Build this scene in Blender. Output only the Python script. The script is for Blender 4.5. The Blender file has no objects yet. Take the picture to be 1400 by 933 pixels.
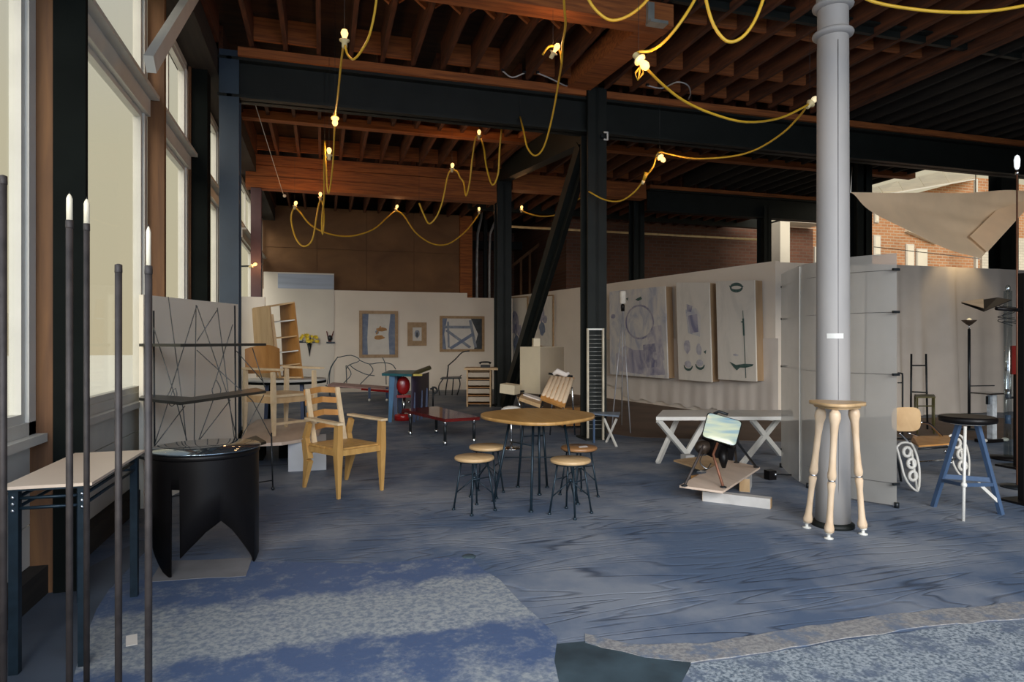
import bpy, math, random
from mathutils import Vector, Matrix
random.seed(7)
R = math.radians
C = bpy.context.scene.collection
S = bpy.context.scene

# ------------------------------------------------------------ camera, world, light, exposure
F, TH, EYE, HZ = 883.0, R(16.4), 1.5, 466.5
cam = bpy.data.cameras.new('camera'); cam.sensor_width = 36; cam.lens = F/1400*36
cam.clip_end = 300
co = bpy.data.objects.new('camera', cam); C.objects.link(co); S.camera = co
co.location = (0, 0, EYE); co.rotation_euler = (R(90), 0, -TH)

S.view_settings.view_transform = 'Standard'; S.view_settings.look = 'None'
S.view_settings.gamma = 1; S.view_settings.use_curve_mapping = False
S.view_settings.exposure = 0.0

world = bpy.data.worlds.new('World'); S.world = world; world.use_nodes = True
wn = world.node_tree.nodes; wl = world.node_tree.links
bg = wn['Background']; bg.inputs[1].default_value = 0.66
wtc = wn.new('ShaderNodeTexCoord'); wsep = wn.new('ShaderNodeSeparateXYZ'); wr = wn.new('ShaderNodeValToRGB')
wl.new(wtc.outputs['Generated'], wsep.inputs[0]); wl.new(wsep.outputs['Z'], wr.inputs[0])
wr.color_ramp.elements[0].color = (0.86, 0.74, 0.50, 1); wr.color_ramp.elements[0].position = 0.0
wr.color_ramp.elements[1].color = (0.78, 0.86, 1.0, 1); wr.color_ramp.elements[1].position = 0.9
e = wr.color_ramp.elements.new(0.25); e.color = (0.86, 0.78, 0.56, 1)
wl.new(wr.outputs[0], bg.inputs[0])

def lamp(name, kind, loc, energy, color, **k):
    l = bpy.data.lights.new(name, kind); l.energy = energy; l.color = color
    o = bpy.data.objects.new(name, l); C.objects.link(o); o.location = loc
    for a, v in k.items(): setattr(l, a, v)
    return o
def aim(o, d): o.rotation_euler = Vector(d).to_track_quat('-Z', 'Y').to_euler()
# hazy low daylight coming in through the open shop front behind the camera
sun = lamp('hazy_sun', 'SUN', (-6, -12, 8), 2.85, (1.0, 0.92, 0.80), angle=R(36)); aim(sun, (0.20, 0.93, -0.34))
# unseen area lamps added as fill, at the shop front and side windows
fd = lamp('front_fill', 'AREA', (2.5, -2.6, 2.8), 200, (0.58, 0.74, 1.0), shape='RECTANGLE', size=8, size_y=3.0); fd.data.spread = R(120); aim(fd, (0.05, 1, -0.38))
sd = lamp('side_fill', 'AREA', (-1.5, 1.0, 2.7), 75, (0.66, 0.80, 1.0), shape='RECTANGLE', size=3.4, size_y=3.0); sd.data.spread = R(130); aim(sd, (1, 0.3, -0.45))
# spotlights of the gallery track over the right bays
WARM = (1.0, 0.50, 0.20)

# ------------------------------------------------------------ pixel <-> place
cT, sT = math.cos(TH), math.sin(TH)
def at(px, py, D):
    l = (px-700)/F*D
    return Vector((l*cT + D*sT, -l*sT + D*cT, EYE - (py-HZ)/F*D))
def fl(px, py, z=0.0):
    p = at(px, py, F*(EYE-z)/(py-HZ)); p.z = z; return p
def pz(px, D, z):
    p = at(px, 0, D); p.z = z; return p
def aY(px, py, Y):
    t = (px-700)/F; return at(px, py, Y/(cT - t*sT))
def aX(px, py, X):
    t = (px-700)/F; return at(px, py, X/(sT + t*cT))

# ------------------------------------------------------------ mesh builder
class MB:
    def __init__(s): s.v = []; s.f = []; s.sm = []
    def add(s, vs, fs, smooth=False, M=None):
        n = len(s.v)
        for v in vs:
            v = Vector(v); s.v.append(M @ v if M else v)
        for f in fs: s.f.append([i+n for i in f]); s.sm.append(smooth)
        return s
    def box(s, c, d, rot=None, M=None):
        x, y, z = d[0]/2, d[1]/2, d[2]/2; c = Vector(c)
        vs = [Vector((a*x, b*y, e*z)) for a in (-1, 1) for b in (-1, 1) for e in (-1, 1)]
        if rot is not None:
            from mathutils import Euler
            m = Euler(rot).to_matrix(); vs = [m @ v for v in vs]
        vs = [v+c for v in vs]
        return s.add(vs, [(0,1,3,2),(4,6,7,5),(0,4,5,1),(2,3,7,6),(0,2,6,4),(1,5,7,3)], M=M)
    def span(s, a, b, M=None):
        a = Vector(a); b = Vector(b); return s.box((a+b)/2, [abs(b[i]-a[i]) for i in range(3)], M=M)
    def bar(s, p, q, w, h, w2=None, h2=None, up=(0,0,1), M=None):
        p = Vector(p); q = Vector(q); d = (q-p).normalized(); up = Vector(up)
        if abs(d.dot(up)) > .97: up = Vector((0,1,0)) if abs(d.y) < .9 else Vector((1,0,0))
        sd_ = d.cross(up).normalized(); u = sd_.cross(d).normalized()
        w2 = w if w2 is None else w2; h2 = h if h2 is None else h2
        vs = [p+sd_*a*w/2+u*b*h/2 for a, b in ((-1,-1),(1,-1),(1,1),(-1,1))]+[q+sd_*a*w2/2+u*b*h2/2 for a, b in ((-1,-1),(1,-1),(1,1),(-1,1))]
        return s.add(vs, [(3,2,1,0),(4,5,6,7),(0,1,5,4),(1,2,6,5),(2,3,7,6),(3,0,4,7)], M=M)
    def tube(s, pts, r, n=8, smooth=True, M=None, closed=False):
        pts = [Vector(p) for p in pts]; m = len(pts)
        rs = r if isinstance(r, (list, tuple)) else [r]*m
        vs = []; ref = None
        for i, p in enumerate(pts):
            if closed: t = pts[(i+1) % m]-pts[i-1]
            else: t = pts[min(i+1, m-1)]-pts[max(i-1, 0)]
            t = t.normalized() if t.length > 1e-9 else Vector((0,0,1))
            if ref is None: ref = Vector((1,0,0)) if abs(t.x) < .8 else Vector((0,1,0))
            a = (ref - t*ref.dot(t)).normalized(); b = t.cross(a); ref = a
            for k in range(n):
                an = 2*math.pi*k/n; vs.append(p+(a*math.cos(an)+b*math.sin(an))*rs[i])
        fs = []
        for i in range(m if closed else m-1):
            j = (i+1) % m
            for k in range(n):
                k2 = (k+1) % n; fs.append((i*n+k, i*n+k2, j*n+k2, j*n+k))
        s.add(vs, fs, smooth, M)
        if not closed:
            b = len(s.v)-m*n
            s.f.append([b+k for k in reversed(range(n))]); s.sm.append(False)
            s.f.append([b+(m-1)*n+k for k in range(n)]); s.sm.append(False)
        return s
    def lathe(s, prof, c=(0,0,0), n=24, M=None, smooth=True):
        c = Vector(c); vs = []; m = len(prof)
        for r, z in prof:
            for k in range(n):
                a = 2*math.pi*k/n; vs.append(c+Vector((r*math.cos(a), r*math.sin(a), z)))
        fs = [(i*n+k, i*n+(k+1) % n, (i+1)*n+(k+1) % n, (i+1)*n+k) for i in range(m-1) for k in range(n)]
        s.add(vs, fs, smooth, M); b = len(s.v)-m*n
        if prof[0][0] > 1e-4: s.f.append([b+k for k in reversed(range(n))]); s.sm.append(False)
        if prof[-1][0] > 1e-4: s.f.append([b+(m-1)*n+k for k in range(n)]); s.sm.append(False)
        return s
    def prism(s, poly, z0, z1, M=None, smooth=False):
        n = len(poly)
        vs = [(p[0], p[1], z0) for p in poly]+[(p[0], p[1], z1) for p in poly]
        s.add(vs, [list(reversed(range(n))), list(range(n, 2*n))], False, M); b = len(s.v)-2*n
        for i in range(n):
            j = (i+1) % n; s.f.append([b+i, b+j, b+n+j, b+n+i]); s.sm.append(smooth)
        return s
    def slab(s, quad, t):     # quad of 3d points thickened along its normal
        q = [Vector(p) for p in quad]; nr = (q[1]-q[0]).cross(q[2]-q[0]).normalized()*t
        n = len(q); s.add(q+[p+nr for p in q], [list(reversed(range(n))), list(range(n, 2*n))]+[(i, (i+1) % n, n+(i+1) % n, n+i) for i in range(n)])
        return s
    def sphere(s, c, r, n=12, m=8, sc=(1,1,1), M=None):
        prof = [(max(1e-5, r*math.sin(math.pi*i/m)), -r*math.cos(math.pi*i/m)) for i in range(m+1)]
        c = Vector(c); T = Matrix.Translation(c) @ Matrix.Diagonal((*sc, 1))
        if M: T = M @ T
        return s.lathe(prof, n=n, M=T)
    def obj(s, name, mat, parent=None, off=None):
        me = bpy.data.meshes.new(name)
        o_ = Vector(off) if off is not None else Vector((0,0,0))
        me.from_pydata([tuple(v-o_) for v in s.v], [], s.f); me.update()
        me.polygons.foreach_set('use_smooth', s.sm)
        import bmesh
        bm = bmesh.new(); bm.from_mesh(me); bmesh.ops.recalc_face_normals(bm, faces=bm.faces); bm.to_mesh(me); bm.free()
        me.materials.append(mat)
        o = bpy.data.objects.new(name, me); C.objects.link(o)
        if parent is not None: o.parent = parent
        return o

def tag(o, label, cat, group=None, kind=None):
    if label: o['label'] = label
    if cat: o['category'] = cat
    if group: o['group'] = group
    if kind: o['kind'] = kind
    return o
def thing(name, label, cat, loc, rz=0, group=None):
    o = bpy.data.objects.new(name, None); C.objects.link(o); o.empty_display_size = .1
    o.location = loc; o.rotation_euler = (0, 0, rz); return tag(o, label, cat, group)
def struct(name, mb, mat, parent=None, label=None):
    o = mb.obj(name, mat, parent)
    if parent is None: o['kind'] = 'structure'
    if label: o['label'] = label
    return o
def solo(name, mb, mat, label, cat, group=None):   # a one-mesh thing built in world coordinates, origin moved to its base
    lo = Vector((sum(v.x for v in mb.v)/len(mb.v), sum(v.y for v in mb.v)/len(mb.v), min(v.z for v in mb.v)))
    o = mb.obj(name, mat, None, off=lo); o.location = lo; return tag(o, label, cat, group)
def dup(o, parent=None):
    c = o.copy(); C.objects.link(c)
    if parent is not None: c.parent = parent
    for ch in [x for x in bpy.data.objects if x.parent == o]: dup(ch, c)
    return c

# ------------------------------------------------------------ materials
MATS = {}
def newmat(name):
    m = bpy.data.materials.new(name); m.use_nodes = True
    return m, m.node_tree.nodes, m.node_tree.links, m.node_tree.nodes['Principled BSDF']
def nrm(c): return (c[0], c[1], c[2], 1)
def paint(name, col, rough=.5, metal=0, var=.18, scale=6, bump=.0, spec=.5, stretch=(1,1,1), dirt=None):
    m, N, L, B = newmat(name)
    tc = N.new('ShaderNodeTexCoord'); mp = N.new('ShaderNodeMapping'); mp.inputs['Scale'].default_value = stretch
    nz = N.new('ShaderNodeTexNoise'); nz.inputs['Scale'].default_value = scale; nz.inputs['Detail'].default_value = 5
    L.new(tc.outputs['Object'], mp.inputs[0]); L.new(mp.outputs[0], nz.inputs[0])
    r = N.new('ShaderNodeValToRGB'); L.new(nz.outputs[0], r.inputs[0])
    d = dirt or tuple(c*(1-var*1.6) for c in col)
    r.color_ramp.elements[0].position = .3; r.color_ramp.elements[0].color = nrm(d)
    r.color_ramp.elements[1].position = .62; r.color_ramp.elements[1].color = nrm(col)
    L.new(r.outputs[0], B.inputs['Base Color'])
    B.inputs['Roughness'].default_value = rough; B.inputs['Metallic'].default_value = metal
    B.inputs['Specular IOR Level'].default_value = spec
    if bump:
        b = N.new('ShaderNodeBump'); b.inputs['Strength'].default_value = bump; b.inputs['Distance'].default_value = .01
        L.new(nz.outputs[0], b.inputs['Height']); L.new(b.outputs[0], B.inputs['Normal'])
    return m
def wood(name, c1, c2, scale=4, stretch=(1, 12, 12), rough=.5, bump=.15):
    m, N, L, B = newmat(name)
    tc = N.new('ShaderNodeTexCoord'); mp = N.new('ShaderNodeMapping'); mp.inputs['Scale'].default_value = stretch
    nz = N.new('ShaderNodeTexNoise'); nz.inputs['Scale'].default_value = scale; nz.inputs['Detail'].default_value = 6; nz.inputs['Distortion'].default_value = .6
    L.new(tc.outputs['Object'], mp.inputs[0]); L.new(mp.outputs[0], nz.inputs[0])
    r = N.new('ShaderNodeValToRGB'); L.new(nz.outputs[0], r.inputs[0])
    r.color_ramp.elements[0].position = .32; r.color_ramp.elements[0].color = nrm(c2)
    r.color_ramp.elements[1].position = .66; r.color_ramp.elements[1].color = nrm(c1)
    L.new(r.outputs[0], B.inputs['Base Color']); B.inputs['Roughness'].default_value = rough
    b = N.new('ShaderNodeBump'); b.inputs['Strength'].default_value = bump; b.inputs['Distance'].default_value = .006
    L.new(nz.outputs[0], b.inputs['Height']); L.new(b.outputs[0], B.inputs['Normal'])
    return m
def emit(name, col, st):
    m, N, L, B = newmat(name); B.inputs['Base Color'].default_value = nrm(col)
    B.inputs['Emission Color'].default_value = nrm(col); B.inputs['Emission Strength'].default_value = st
    return m
def glassy(name, tint=(1,1,1), gloss=.12, rough=.03):
    m, N, L, B = newmat(name)
    t = N.new('ShaderNodeBsdfTransparent'); t.inputs[0].default_value = nrm(tint)
    g = N.new('ShaderNodeBsdfGlossy'); g.inputs['Roughness'].default_value = rough; g.inputs[0].default_value = (.8,.85,.9,1)
    mx = N.new('ShaderNodeMixShader'); mx.inputs[0].default_value = gloss
    L.new(t.outputs[0], mx.inputs[1]); L.new(g.outputs[0], mx.inputs[2])
    L.new(mx.outputs[0], N['Material Output'].inputs[0]); return m
def sheetmat(name, col, trans=.35, translu=.4, rough=.4):
    m, N, L, B = newmat(name)
    tc = N.new('ShaderNodeTexCoord'); nz = N.new('ShaderNodeTexNoise'); nz.inputs['Scale'].default_value = 2.2; nz.inputs['Detail'].default_value = 4
    L.new(tc.outputs['Object'], nz.inputs[0])
    r = N.new('ShaderNodeValToRGB'); L.new(nz.outputs[0], r.inputs[0])
    r.color_ramp.elements[0].position = .25; r.color_ramp.elements[0].color = nrm([c*.82 for c in col]); r.color_ramp.elements[1].position = .7; r.color_ramp.elements[1].color = nrm(col)
    L.new(r.outputs[0], B.inputs['Base Color']); B.inputs['Roughness'].default_value = rough
    tl = N.new('ShaderNodeBsdfTranslucent'); L.new(r.outputs[0], tl.inputs[0])
    tr = N.new('ShaderNodeBsdfTransparent')
    m1 = N.new('ShaderNodeMixShader'); m1.inputs[0].default_value = translu; L.new(B.outputs[0], m1.inputs[1]); L.new(tl.outputs[0], m1.inputs[2])
    m2 = N.new('ShaderNodeMixShader'); m2.inputs[0].default_value = trans; L.new(m1.outputs[0], m2.inputs[1]); L.new(tr.outputs[0], m2.inputs[2])
    L.new(m2.outputs[0], N['Material Output'].inputs[0]); return m
def brickmat(name, c1, c2, mortar, sc=1.0, rough=.85):
    m, N, L, B = newmat(name)
    tc = N.new('ShaderNodeTexCoord'); mp = N.new('ShaderNodeMapping'); mp.inputs['Rotation'].default_value = (R(90), 0, 0)
    br = N.new('ShaderNodeTexBrick'); L.new(tc.outputs['Object'], mp.inputs[0]); L.new(mp.outputs[0], br.inputs[0])
    br.inputs['Color1'].default_value = nrm(c1); br.inputs['Color2'].default_value = nrm(c2); br.inputs['Mortar'].default_value = nrm(mortar)
    br.inputs['Scale'].default_value = sc; br.inputs['Brick Width'].default_value = .3; br.inputs['Row Height'].default_value = .11; br.inputs['Mortar Size'].default_value = .014
    nz = N.new('ShaderNodeTexNoise'); nz.inputs['Scale'].default_value = .8; L.new(tc.outputs['Object'], nz.inputs[0])
    mx = N.new('ShaderNodeMixRGB'); mx.blend_type = 'MULTIPLY'; mx.inputs[0].default_value = .5
    L.new(br.outputs[0], mx.inputs[1]); L.new(nz.outputs[0], mx.inputs[2]); L.new(mx.outputs[0], B.inputs['Base Color'])
    B.inputs['Roughness'].default_value = rough
    b = N.new('ShaderNodeBump'); b.inputs['Strength'].default_value = .4; b.inputs['Distance'].default_value = .02; L.new(br.outputs[1], b.inputs['Height']); b.invert = True; L.new(b.outputs[0], B.inputs['Normal'])
    return m

white_frame = paint('white_window_paint', (.62,.60,.54), .45, var=.08, scale=3)
white_wall = paint('white_partition_paint', (.86,.77,.66), .8, var=.05, scale=1.2)
white_cloth = paint('white_sheet_cloth', (.72,.66,.60), .9, var=.06, scale=2)
timber = wood('rough_timber', (.34,.12,.036), (.16,.05,.016), 3, (1,1,9), .8)
timber_x = wood('rough_timber_beam', (.40,.125,.028), (.19,.055,.014), 3, (.6,6,9), .8)
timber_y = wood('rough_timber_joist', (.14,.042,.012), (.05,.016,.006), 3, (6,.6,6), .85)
timber_dark = wood('dark_timber', (.03,.022,.015), (.015,.011,.008), 3, (6,.6,6), .9)
deckmat = wood('roof_deck_boards', (.06,.026,.010), (.03,.013,.006), 2, (1,5,1), .9)
post_wood = wood('brown_post_timber', (.19,.085,.028), (.10,.042,.015), 2, (6,6,.6), .7)
ply_brown = wood('brown_plywood_sheathing', (.24,.125,.055), (.15,.075,.035), .8, (1,1,1.6), .85)
steel_dark = paint('dark_green_steel_paint', (.012,.015,.013), .55, 0, .2, 3, .1, spec=.3)
steel_blue = paint('blue_steel_paint', (.025,.045,.07), .5, 0, .15, 2, .1)
black_post = paint('black_green_column_paint', (.007,.009,.008), .9, 0, .2, 3, spec=.1)
purple_post = paint('dull_maroon_paint', (.085,.04,.045), .6, 0, .2, 3)
pale_wood = wood('pale_ash_wood', (.72,.56,.36), (.60,.44,.26), 3, (3,3,3), .45, .05)
honey = wood('honey_pine_wood', (.58,.34,.11), (.44,.24,.07), 3, (4,4,1), .4, .05)
ply = wood('birch_plywood', (.62,.42,.22), (.50,.31,.15), 2, (4,4,1), .5, .05)
ply_or = wood('orange_plywood', (.55,.27,.08), (.42,.19,.05), 2, (4,4,1), .45, .05)
table_wood = wood('golden_table_veneer', (.50,.28,.09), (.38,.20,.06), 2.5, (7,1,1), .35, .04)
stool_wood = wood('pale_stool_seat_wood', (.62,.42,.22), (.50,.32,.15), 3, (6,1,1), .4, .04)
brown_seat = wood('brown_stool_seat_wood', (.36,.18,.07), (.26,.12,.045), 3, (6,1,1), .4, .04)
pink_ply = wood('pinkish_plywood_board', (.72,.57,.45), (.62,.48,.37), 1.5, (5,1,1), .6, .05)
iron = paint('dark_iron_rod', (.03,.035,.04), .4, .6, .2, 20)
ironblue = paint('blue_black_iron', (.018,.035,.05), .4, .5, .2, 20)
rust_rod = paint('brown_steel_rod', (.055,.043,.038), .6, .2, .3, 14, .1)
chrome = paint('brushed_chrome', (.62,.64,.66), .2, 1, .05, 20)
gloss_black = paint('black_lacquer', (.006,.005,.005), .4, 0, .1, 4, spec=.22)
wax = paint('ivory_candle_wax', (.86,.76,.56), .4, 0, .04, 5)
blue_paint = paint('blue_enamel', (.06,.105,.19), .4, 0, .1, 8)
teal_paint = paint('teal_enamel', (.03,.14,.17), .3, 0, .15, 6)
navy = paint('navy_enamel', (.02,.045,.12), .4, 0, .15, 6)
red = paint('red_lacquer', (.30,.012,.012), .25, 0, .15, 6)
dark_red = paint('oxblood_lacquer', (.13,.014,.012), .08, 0, .15, 3)
olive = paint('olive_brown_paint', (.10,.09,.03), .5, 0, .2, 6)
purple_dark = paint('dark_plum_board', (.035,.022,.045), .5, 0, .2, 5)
cream = paint('cream_box_paint', (.74,.64,.46), .6, 0, .04, 3)
tan_box = paint('tan_box_side_paint', (.50,.40,.28), .6, 0, .04, 3)
white_metal = paint('white_enamel_metal', (.72,.70,.64), .35, 0, .05, 8)
grey_wood = paint('grey_white_timber', (.55,.53,.50), .7, 0, .12, 6)
yellow_cord = paint('yellow_rubber_cord', (.72,.42,.03), .45, 0, .08, 12)
socket_mat = paint('cream_socket_plastic', (.82,.66,.34), .4, 0, .05, 12)
bulb_mat = emit('glowing_bulb_glass', (1.0,.58,.20), 2.2)
bulb_off = emit('pale_bulb_glass', (1.0,.82,.50), .55)
glass = glassy('window_pane_glass', (.97,.98,.97), .05)
smoke = glassy('dark_tinted_glass', (.10,.13,.13), .35, .02)
clear = glassy('clear_acrylic', (.85,.90,.90), .22, .15)
colmat = paint('pale_grey_column_paint', (.37,.345,.32), .6, 0, .16, 3, .15, stretch=(1,1,.35), dirt=(.29,.28,.27))
screenmat = sheetmat('frosted_screen_sheet', (.62,.60,.55), .25, .5)
canvas = sheetmat('tan_canvas_cloth', (.97,.74,.50), .0, .5, .9)
bone = wood('pale_turned_wood', (.74,.56,.38), (.64,.46,.29), 4, (3,3,1), .4, .03)
yellow_petal = paint('yellow_petals', (.80,.60,.04), .6, 0, .1, 10)
leafm = paint('dark_green_stem', (.03,.07,.03), .6, 0, .1, 10)
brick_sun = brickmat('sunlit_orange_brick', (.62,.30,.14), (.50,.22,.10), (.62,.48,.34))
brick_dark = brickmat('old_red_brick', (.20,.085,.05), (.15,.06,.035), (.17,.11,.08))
plaster = paint('pale_exterior_plaster', (.78,.72,.60), .9, 0, .08, 1)
canopy = sheetmat('milky_canopy_panels', (.85,.80,.66), 0, .6, .5)
concrete = paint('pale_street_concrete', (.93,.88,.74), .95, 0, .03, 1)
# ------------------------------------------------------------ floor
def floormat(name, base, worn, line, grain=.6, lo=.42, hi=.66):
    m, N, L, B = newmat(name)
    tc = N.new('ShaderNodeTexCoord')
    mp = N.new('ShaderNodeMapping'); mp.inputs['Scale'].default_value = (.34, 2.6, 1); L.new(tc.outputs['Object'], mp.inputs[0])
    g = N.new('ShaderNodeTexNoise'); g.inputs['Scale'].default_value = 1.1; g.inputs['Detail'].default_value = 2.2; g.inputs['Distortion'].default_value = .5
    L.new(mp.outputs[0], g.inputs[0])
    k = N.new('ShaderNodeMath'); k.operation = 'MULTIPLY'; k.inputs[1].default_value = 26; L.new(g.outputs[0], k.inputs[0])
    fr = N.new('ShaderNodeMath'); fr.operation = 'PINGPONG'; fr.inputs[1].default_value = 1; L.new(k.outputs[0], fr.inputs[0])
    gr = N.new('ShaderNodeValToRGB'); gr.color_ramp.elements[0].position = 0.02; gr.color_ramp.elements[0].color = (0,0,0,1); gr.color_ramp.elements[1].position = .30; gr.color_ramp.elements[1].color = (1,1,1,1)
    L.new(fr.outputs[0], gr.inputs[0])
    n2 = N.new('ShaderNodeTexNoise'); n2.inputs['Scale'].default_value = .9; n2.inputs['Detail'].default_value = 9; n2.inputs['Roughness'].default_value = .62; L.new(tc.outputs['Object'], n2.inputs[0])
    r2 = N.new('ShaderNodeValToRGB'); r2.color_ramp.elements[0].position = lo; r2.color_ramp.elements[0].color = nrm(base); r2.color_ramp.elements[1].position = hi; r2.color_ramp.elements[1].color = nrm(worn)
    L.new(n2.outputs[0], r2.inputs[0])
    n3 = N.new('ShaderNodeTexNoise'); n3.inputs['Scale'].default_value = 1.6; n3.inputs['Detail'].default_value = 3; L.new(tc.outputs['Object'], n3.inputs[0])
    s3 = N.new('ShaderNodeMapRange'); s3.inputs[1].default_value = .45; s3.inputs[2].default_value = .62; L.new(n3.outputs[0], s3.inputs[0])
    fa = N.new('ShaderNodeMath'); fa.operation = 'MULTIPLY'; fa.inputs[1].default_value = grain; L.new(s3.outputs[0], fa.inputs[0])
    inv = N.new('ShaderNodeMath'); inv.operation = 'SUBTRACT'; inv.inputs[0].default_value = 1; L.new(gr.outputs[0], inv.inputs[1])
    fm = N.new('ShaderNodeMath'); fm.operation = 'MULTIPLY'; L.new(inv.outputs[0], fm.inputs[0]); L.new(fa.outputs[0], fm.inputs[1])
    mx = N.new('ShaderNodeMixRGB'); L.new(fm.outputs[0], mx.inputs[0]); L.new(r2.outputs[0], mx.inputs[1]); mx.inputs[2].default_value = nrm(line)
    L.new(mx.outputs[0], B.inputs['Base Color']); B.inputs['Roughness'].default_value = .55; B.inputs['Specular IOR Level'].default_value = .35
    b = N.new('ShaderNodeBump'); b.inputs['Strength'].default_value = .35; b.inputs['Distance'].default_value = .01; L.new(gr.outputs[0], b.inputs['Height']); L.new(b.outputs[0], B.inputs['Normal'])
    return m
floor_m = floormat('blue_grey_painted_plywood', (.092,.130,.198), (.235,.255,.29), (.035,.05,.08), .85, .43, .60)
def speckle(name, c_lo, c_hi, blue, sc=38, bands=None):
    m, N, L, B = newmat(name)
    tc = N.new('ShaderNodeTexCoord')
    vz = N.new('ShaderNodeTexNoise'); vz.inputs['Scale'].default_value = sc; vz.inputs['Detail'].default_value = 4; vz.inputs['Roughness'].default_value = .7; L.new(tc.outputs['Object'], vz.inputs[0])
    r = N.new('ShaderNodeValToRGB'); r.color_ramp.elements[0].position = .40; r.color_ramp.elements[0].color = nrm(c_lo); r.color_ramp.elements[1].position = .58; r.color_ramp.elements[1].color = nrm(c_hi); L.new(vz.outputs[0], r.inputs[0])
    n = N.new('ShaderNodeTexNoise'); n.inputs['Scale'].default_value = 5; n.inputs['Detail'].default_value = 9; n.inputs['Roughness'].default_value = .75; L.new(tc.outputs['Object'], n.inputs[0])
    src = n.outputs[0]
    if bands:
        sp = N.new('ShaderNodeSeparateXYZ'); L.new(tc.outputs['Object'], sp.inputs[0])
        n4 = N.new('ShaderNodeTexNoise'); n4.inputs['Scale'].default_value = 1.6; n4.inputs['Detail'].default_value = 4; L.new(tc.outputs['Object'], n4.inputs[0])
        of = N.new('ShaderNodeMath'); of.operation = 'MULTIPLY_ADD'; of.inputs[1].default_value = .3; L.new(n4.outputs[0], of.inputs[0]); L.new(sp.outputs['Y'], of.inputs[2])
        mr = N.new('ShaderNodeMapRange'); mr.inputs[1].default_value = 2.8; mr.inputs[2].default_value = 5.3; L.new(of.outputs[0], mr.inputs[0])
        cr = N.new('ShaderNodeValToRGB'); L.new(mr.outputs[0], cr.inputs[0])
        els = cr.color_ramp.elements; els[0].position = 0; els[0].color = (.5,.5,.5,1); els[1].position = 1; els[1].color = (.50,.50,.50,1)
        for p, v in bands: e_ = els.new(p); e_.color = (v, v, v, 1)
        ad = N.new('ShaderNodeMath'); ad.operation = 'ADD'; L.new(n.outputs[0], ad.inputs[0]); L.new(cr.outputs[0], ad.inputs[1]); src = ad.outputs[0]
        lo, hi = .88, 1.12
    else: lo, hi = .50, .60
    s = N.new('ShaderNodeMapRange'); s.inputs[1].default_value = lo; s.inputs[2].default_value = hi; L.new(src, s.inputs[0])
    mx = N.new('ShaderNodeMixRGB'); L.new(s.outputs[0], mx.inputs[0]); L.new(r.outputs[0], mx.inputs[1]); mx.inputs[2].default_value = nrm(blue)
    L.new(mx.outputs[0], B.inputs['Base Color']); B.inputs['Roughness'].default_value = .6
    b = N.new('ShaderNodeBump'); b.inputs['Strength'].default_value = .3; b.inputs['Distance'].default_value = .006; L.new(vz.outputs[0], b.inputs['Height']); L.new(b.outputs[0], B.inputs['Normal'])
    return m
worn_m = speckle('worn_lit_speckled_floor', (.18,.21,.25), (.36,.37,.36), (.075,.115,.21), 30, [(.04,.44),(.10,.56),(.22,.62),(.255,.60),(.29,.34),(.40,.30),(.50,.38),(.56,.60),(.80,.64),(.93,.5)])  # worn paint, with bands of light and shadow put into its colour
aggr_m = speckle('exposed_aggregate_floor', (.10,.13,.16), (.40,.43,.44), (.12,.15,.20), 55)
strip_m = speckle('worn_beige_floor_strip', (.20,.19,.19), (.34,.32,.29), (.15,.18,.23), 45)
green_m = paint('dark_green_floor_paint', (.055,.085,.10), .6, 0, .35, 4, .2)
beige_m = paint('beige_floor_patch', (.22,.21,.21), .7, 0, .12, 5, .1)
brown_m = paint('dark_brown_floor', (.16,.105,.07), .7, 0, .25, 1.2, .2)
grey_m = paint('dark_slate_floor_strip', (.085,.105,.135), .6, 0, .2, 2, .1)

fb = MB(); fb.span((-1.75,-3,-.25), (22,20.2,0)); floor = struct('floor', fb, floor_m)
def rough_edge(px, closed=True, n=7, amp=4, z=0.0, seed=1):
    rd = random.Random(seed); out = []
    m = len(px)
    for i in range(m):
        a = px[i]; b = px[(i+1) % m]
        L_ = math.hypot(b[0]-a[0], b[1]-a[1]); k = max(1, int(L_/24))
        for j in range(k):
            t = j/k; x = a[0]+(b[0]-a[0])*t; y = a[1]+(b[1]-a[1])*t
            if j: x += rd.uniform(-amp, amp); y += rd.uniform(-amp, amp)*.45
            p = fl(x, y); out.append((p.x, p.y))
    return out
def floor_patch(name, px, mat, z0, z1, label, amp=4, seed=1):
    mb = MB(); poly = rough_edge(px, amp=amp, seed=seed); mb.prism(poly, z0, z1); return struct(name, mb, mat, floor, label)
floor_patch('worn_and_lit_patch', [(92,1000),(100,930),(122,860),(150,806),(205,792),(330,768),(470,772),(600,764),(642,762),(700,812),(735,845),(762,872),(758,905),(762,960),(765,1000)], worn_m, -.01, .004, 'worn pale speckled floor patch with painted light and shadow bands', 4, 3)
floor_patch('bare_patch', [(205,797),(222,768),(345,764),(336,789)], beige_m, .0, .006, 'beige floor patch', 2, 5)
floor_patch('dark_strip', [(0,1000),(-60,900),(55,812),(190,740),(210,742),(150,806),(122,860),(100,930),(92,1000)], grey_m, -.01, .003, 'dark slate strip along the windows', 1, 4)
floor_patch('green_patch', [(757,882),(800,878),(850,892),(900,902),(945,906),(935,930),(940,1000),(765,1000),(762,930)], green_m, -.01, .0035, 'dark green paint patch', 5, 8)
floor_patch('beige_strip', [(800,868),(860,882),(960,882),(1080,862),(1200,843),(1400,824),(1500,818),(1500,845),(1400,847),(1280,856),(1130,878),(1000,900),(945,907),(880,900),(800,880)], strip_m, -.01, .005, 'worn beige strip', 3, 9)
floor_patch('aggregate_patch', [(945,910),(1000,903),(1130,881),(1280,859),(1400,850),(1500,847),(1500,1000),(930,1000),(932,935)], aggr_m, -.01, .004, 'rough pebbly aggregate patch', 3, 11)
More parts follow.
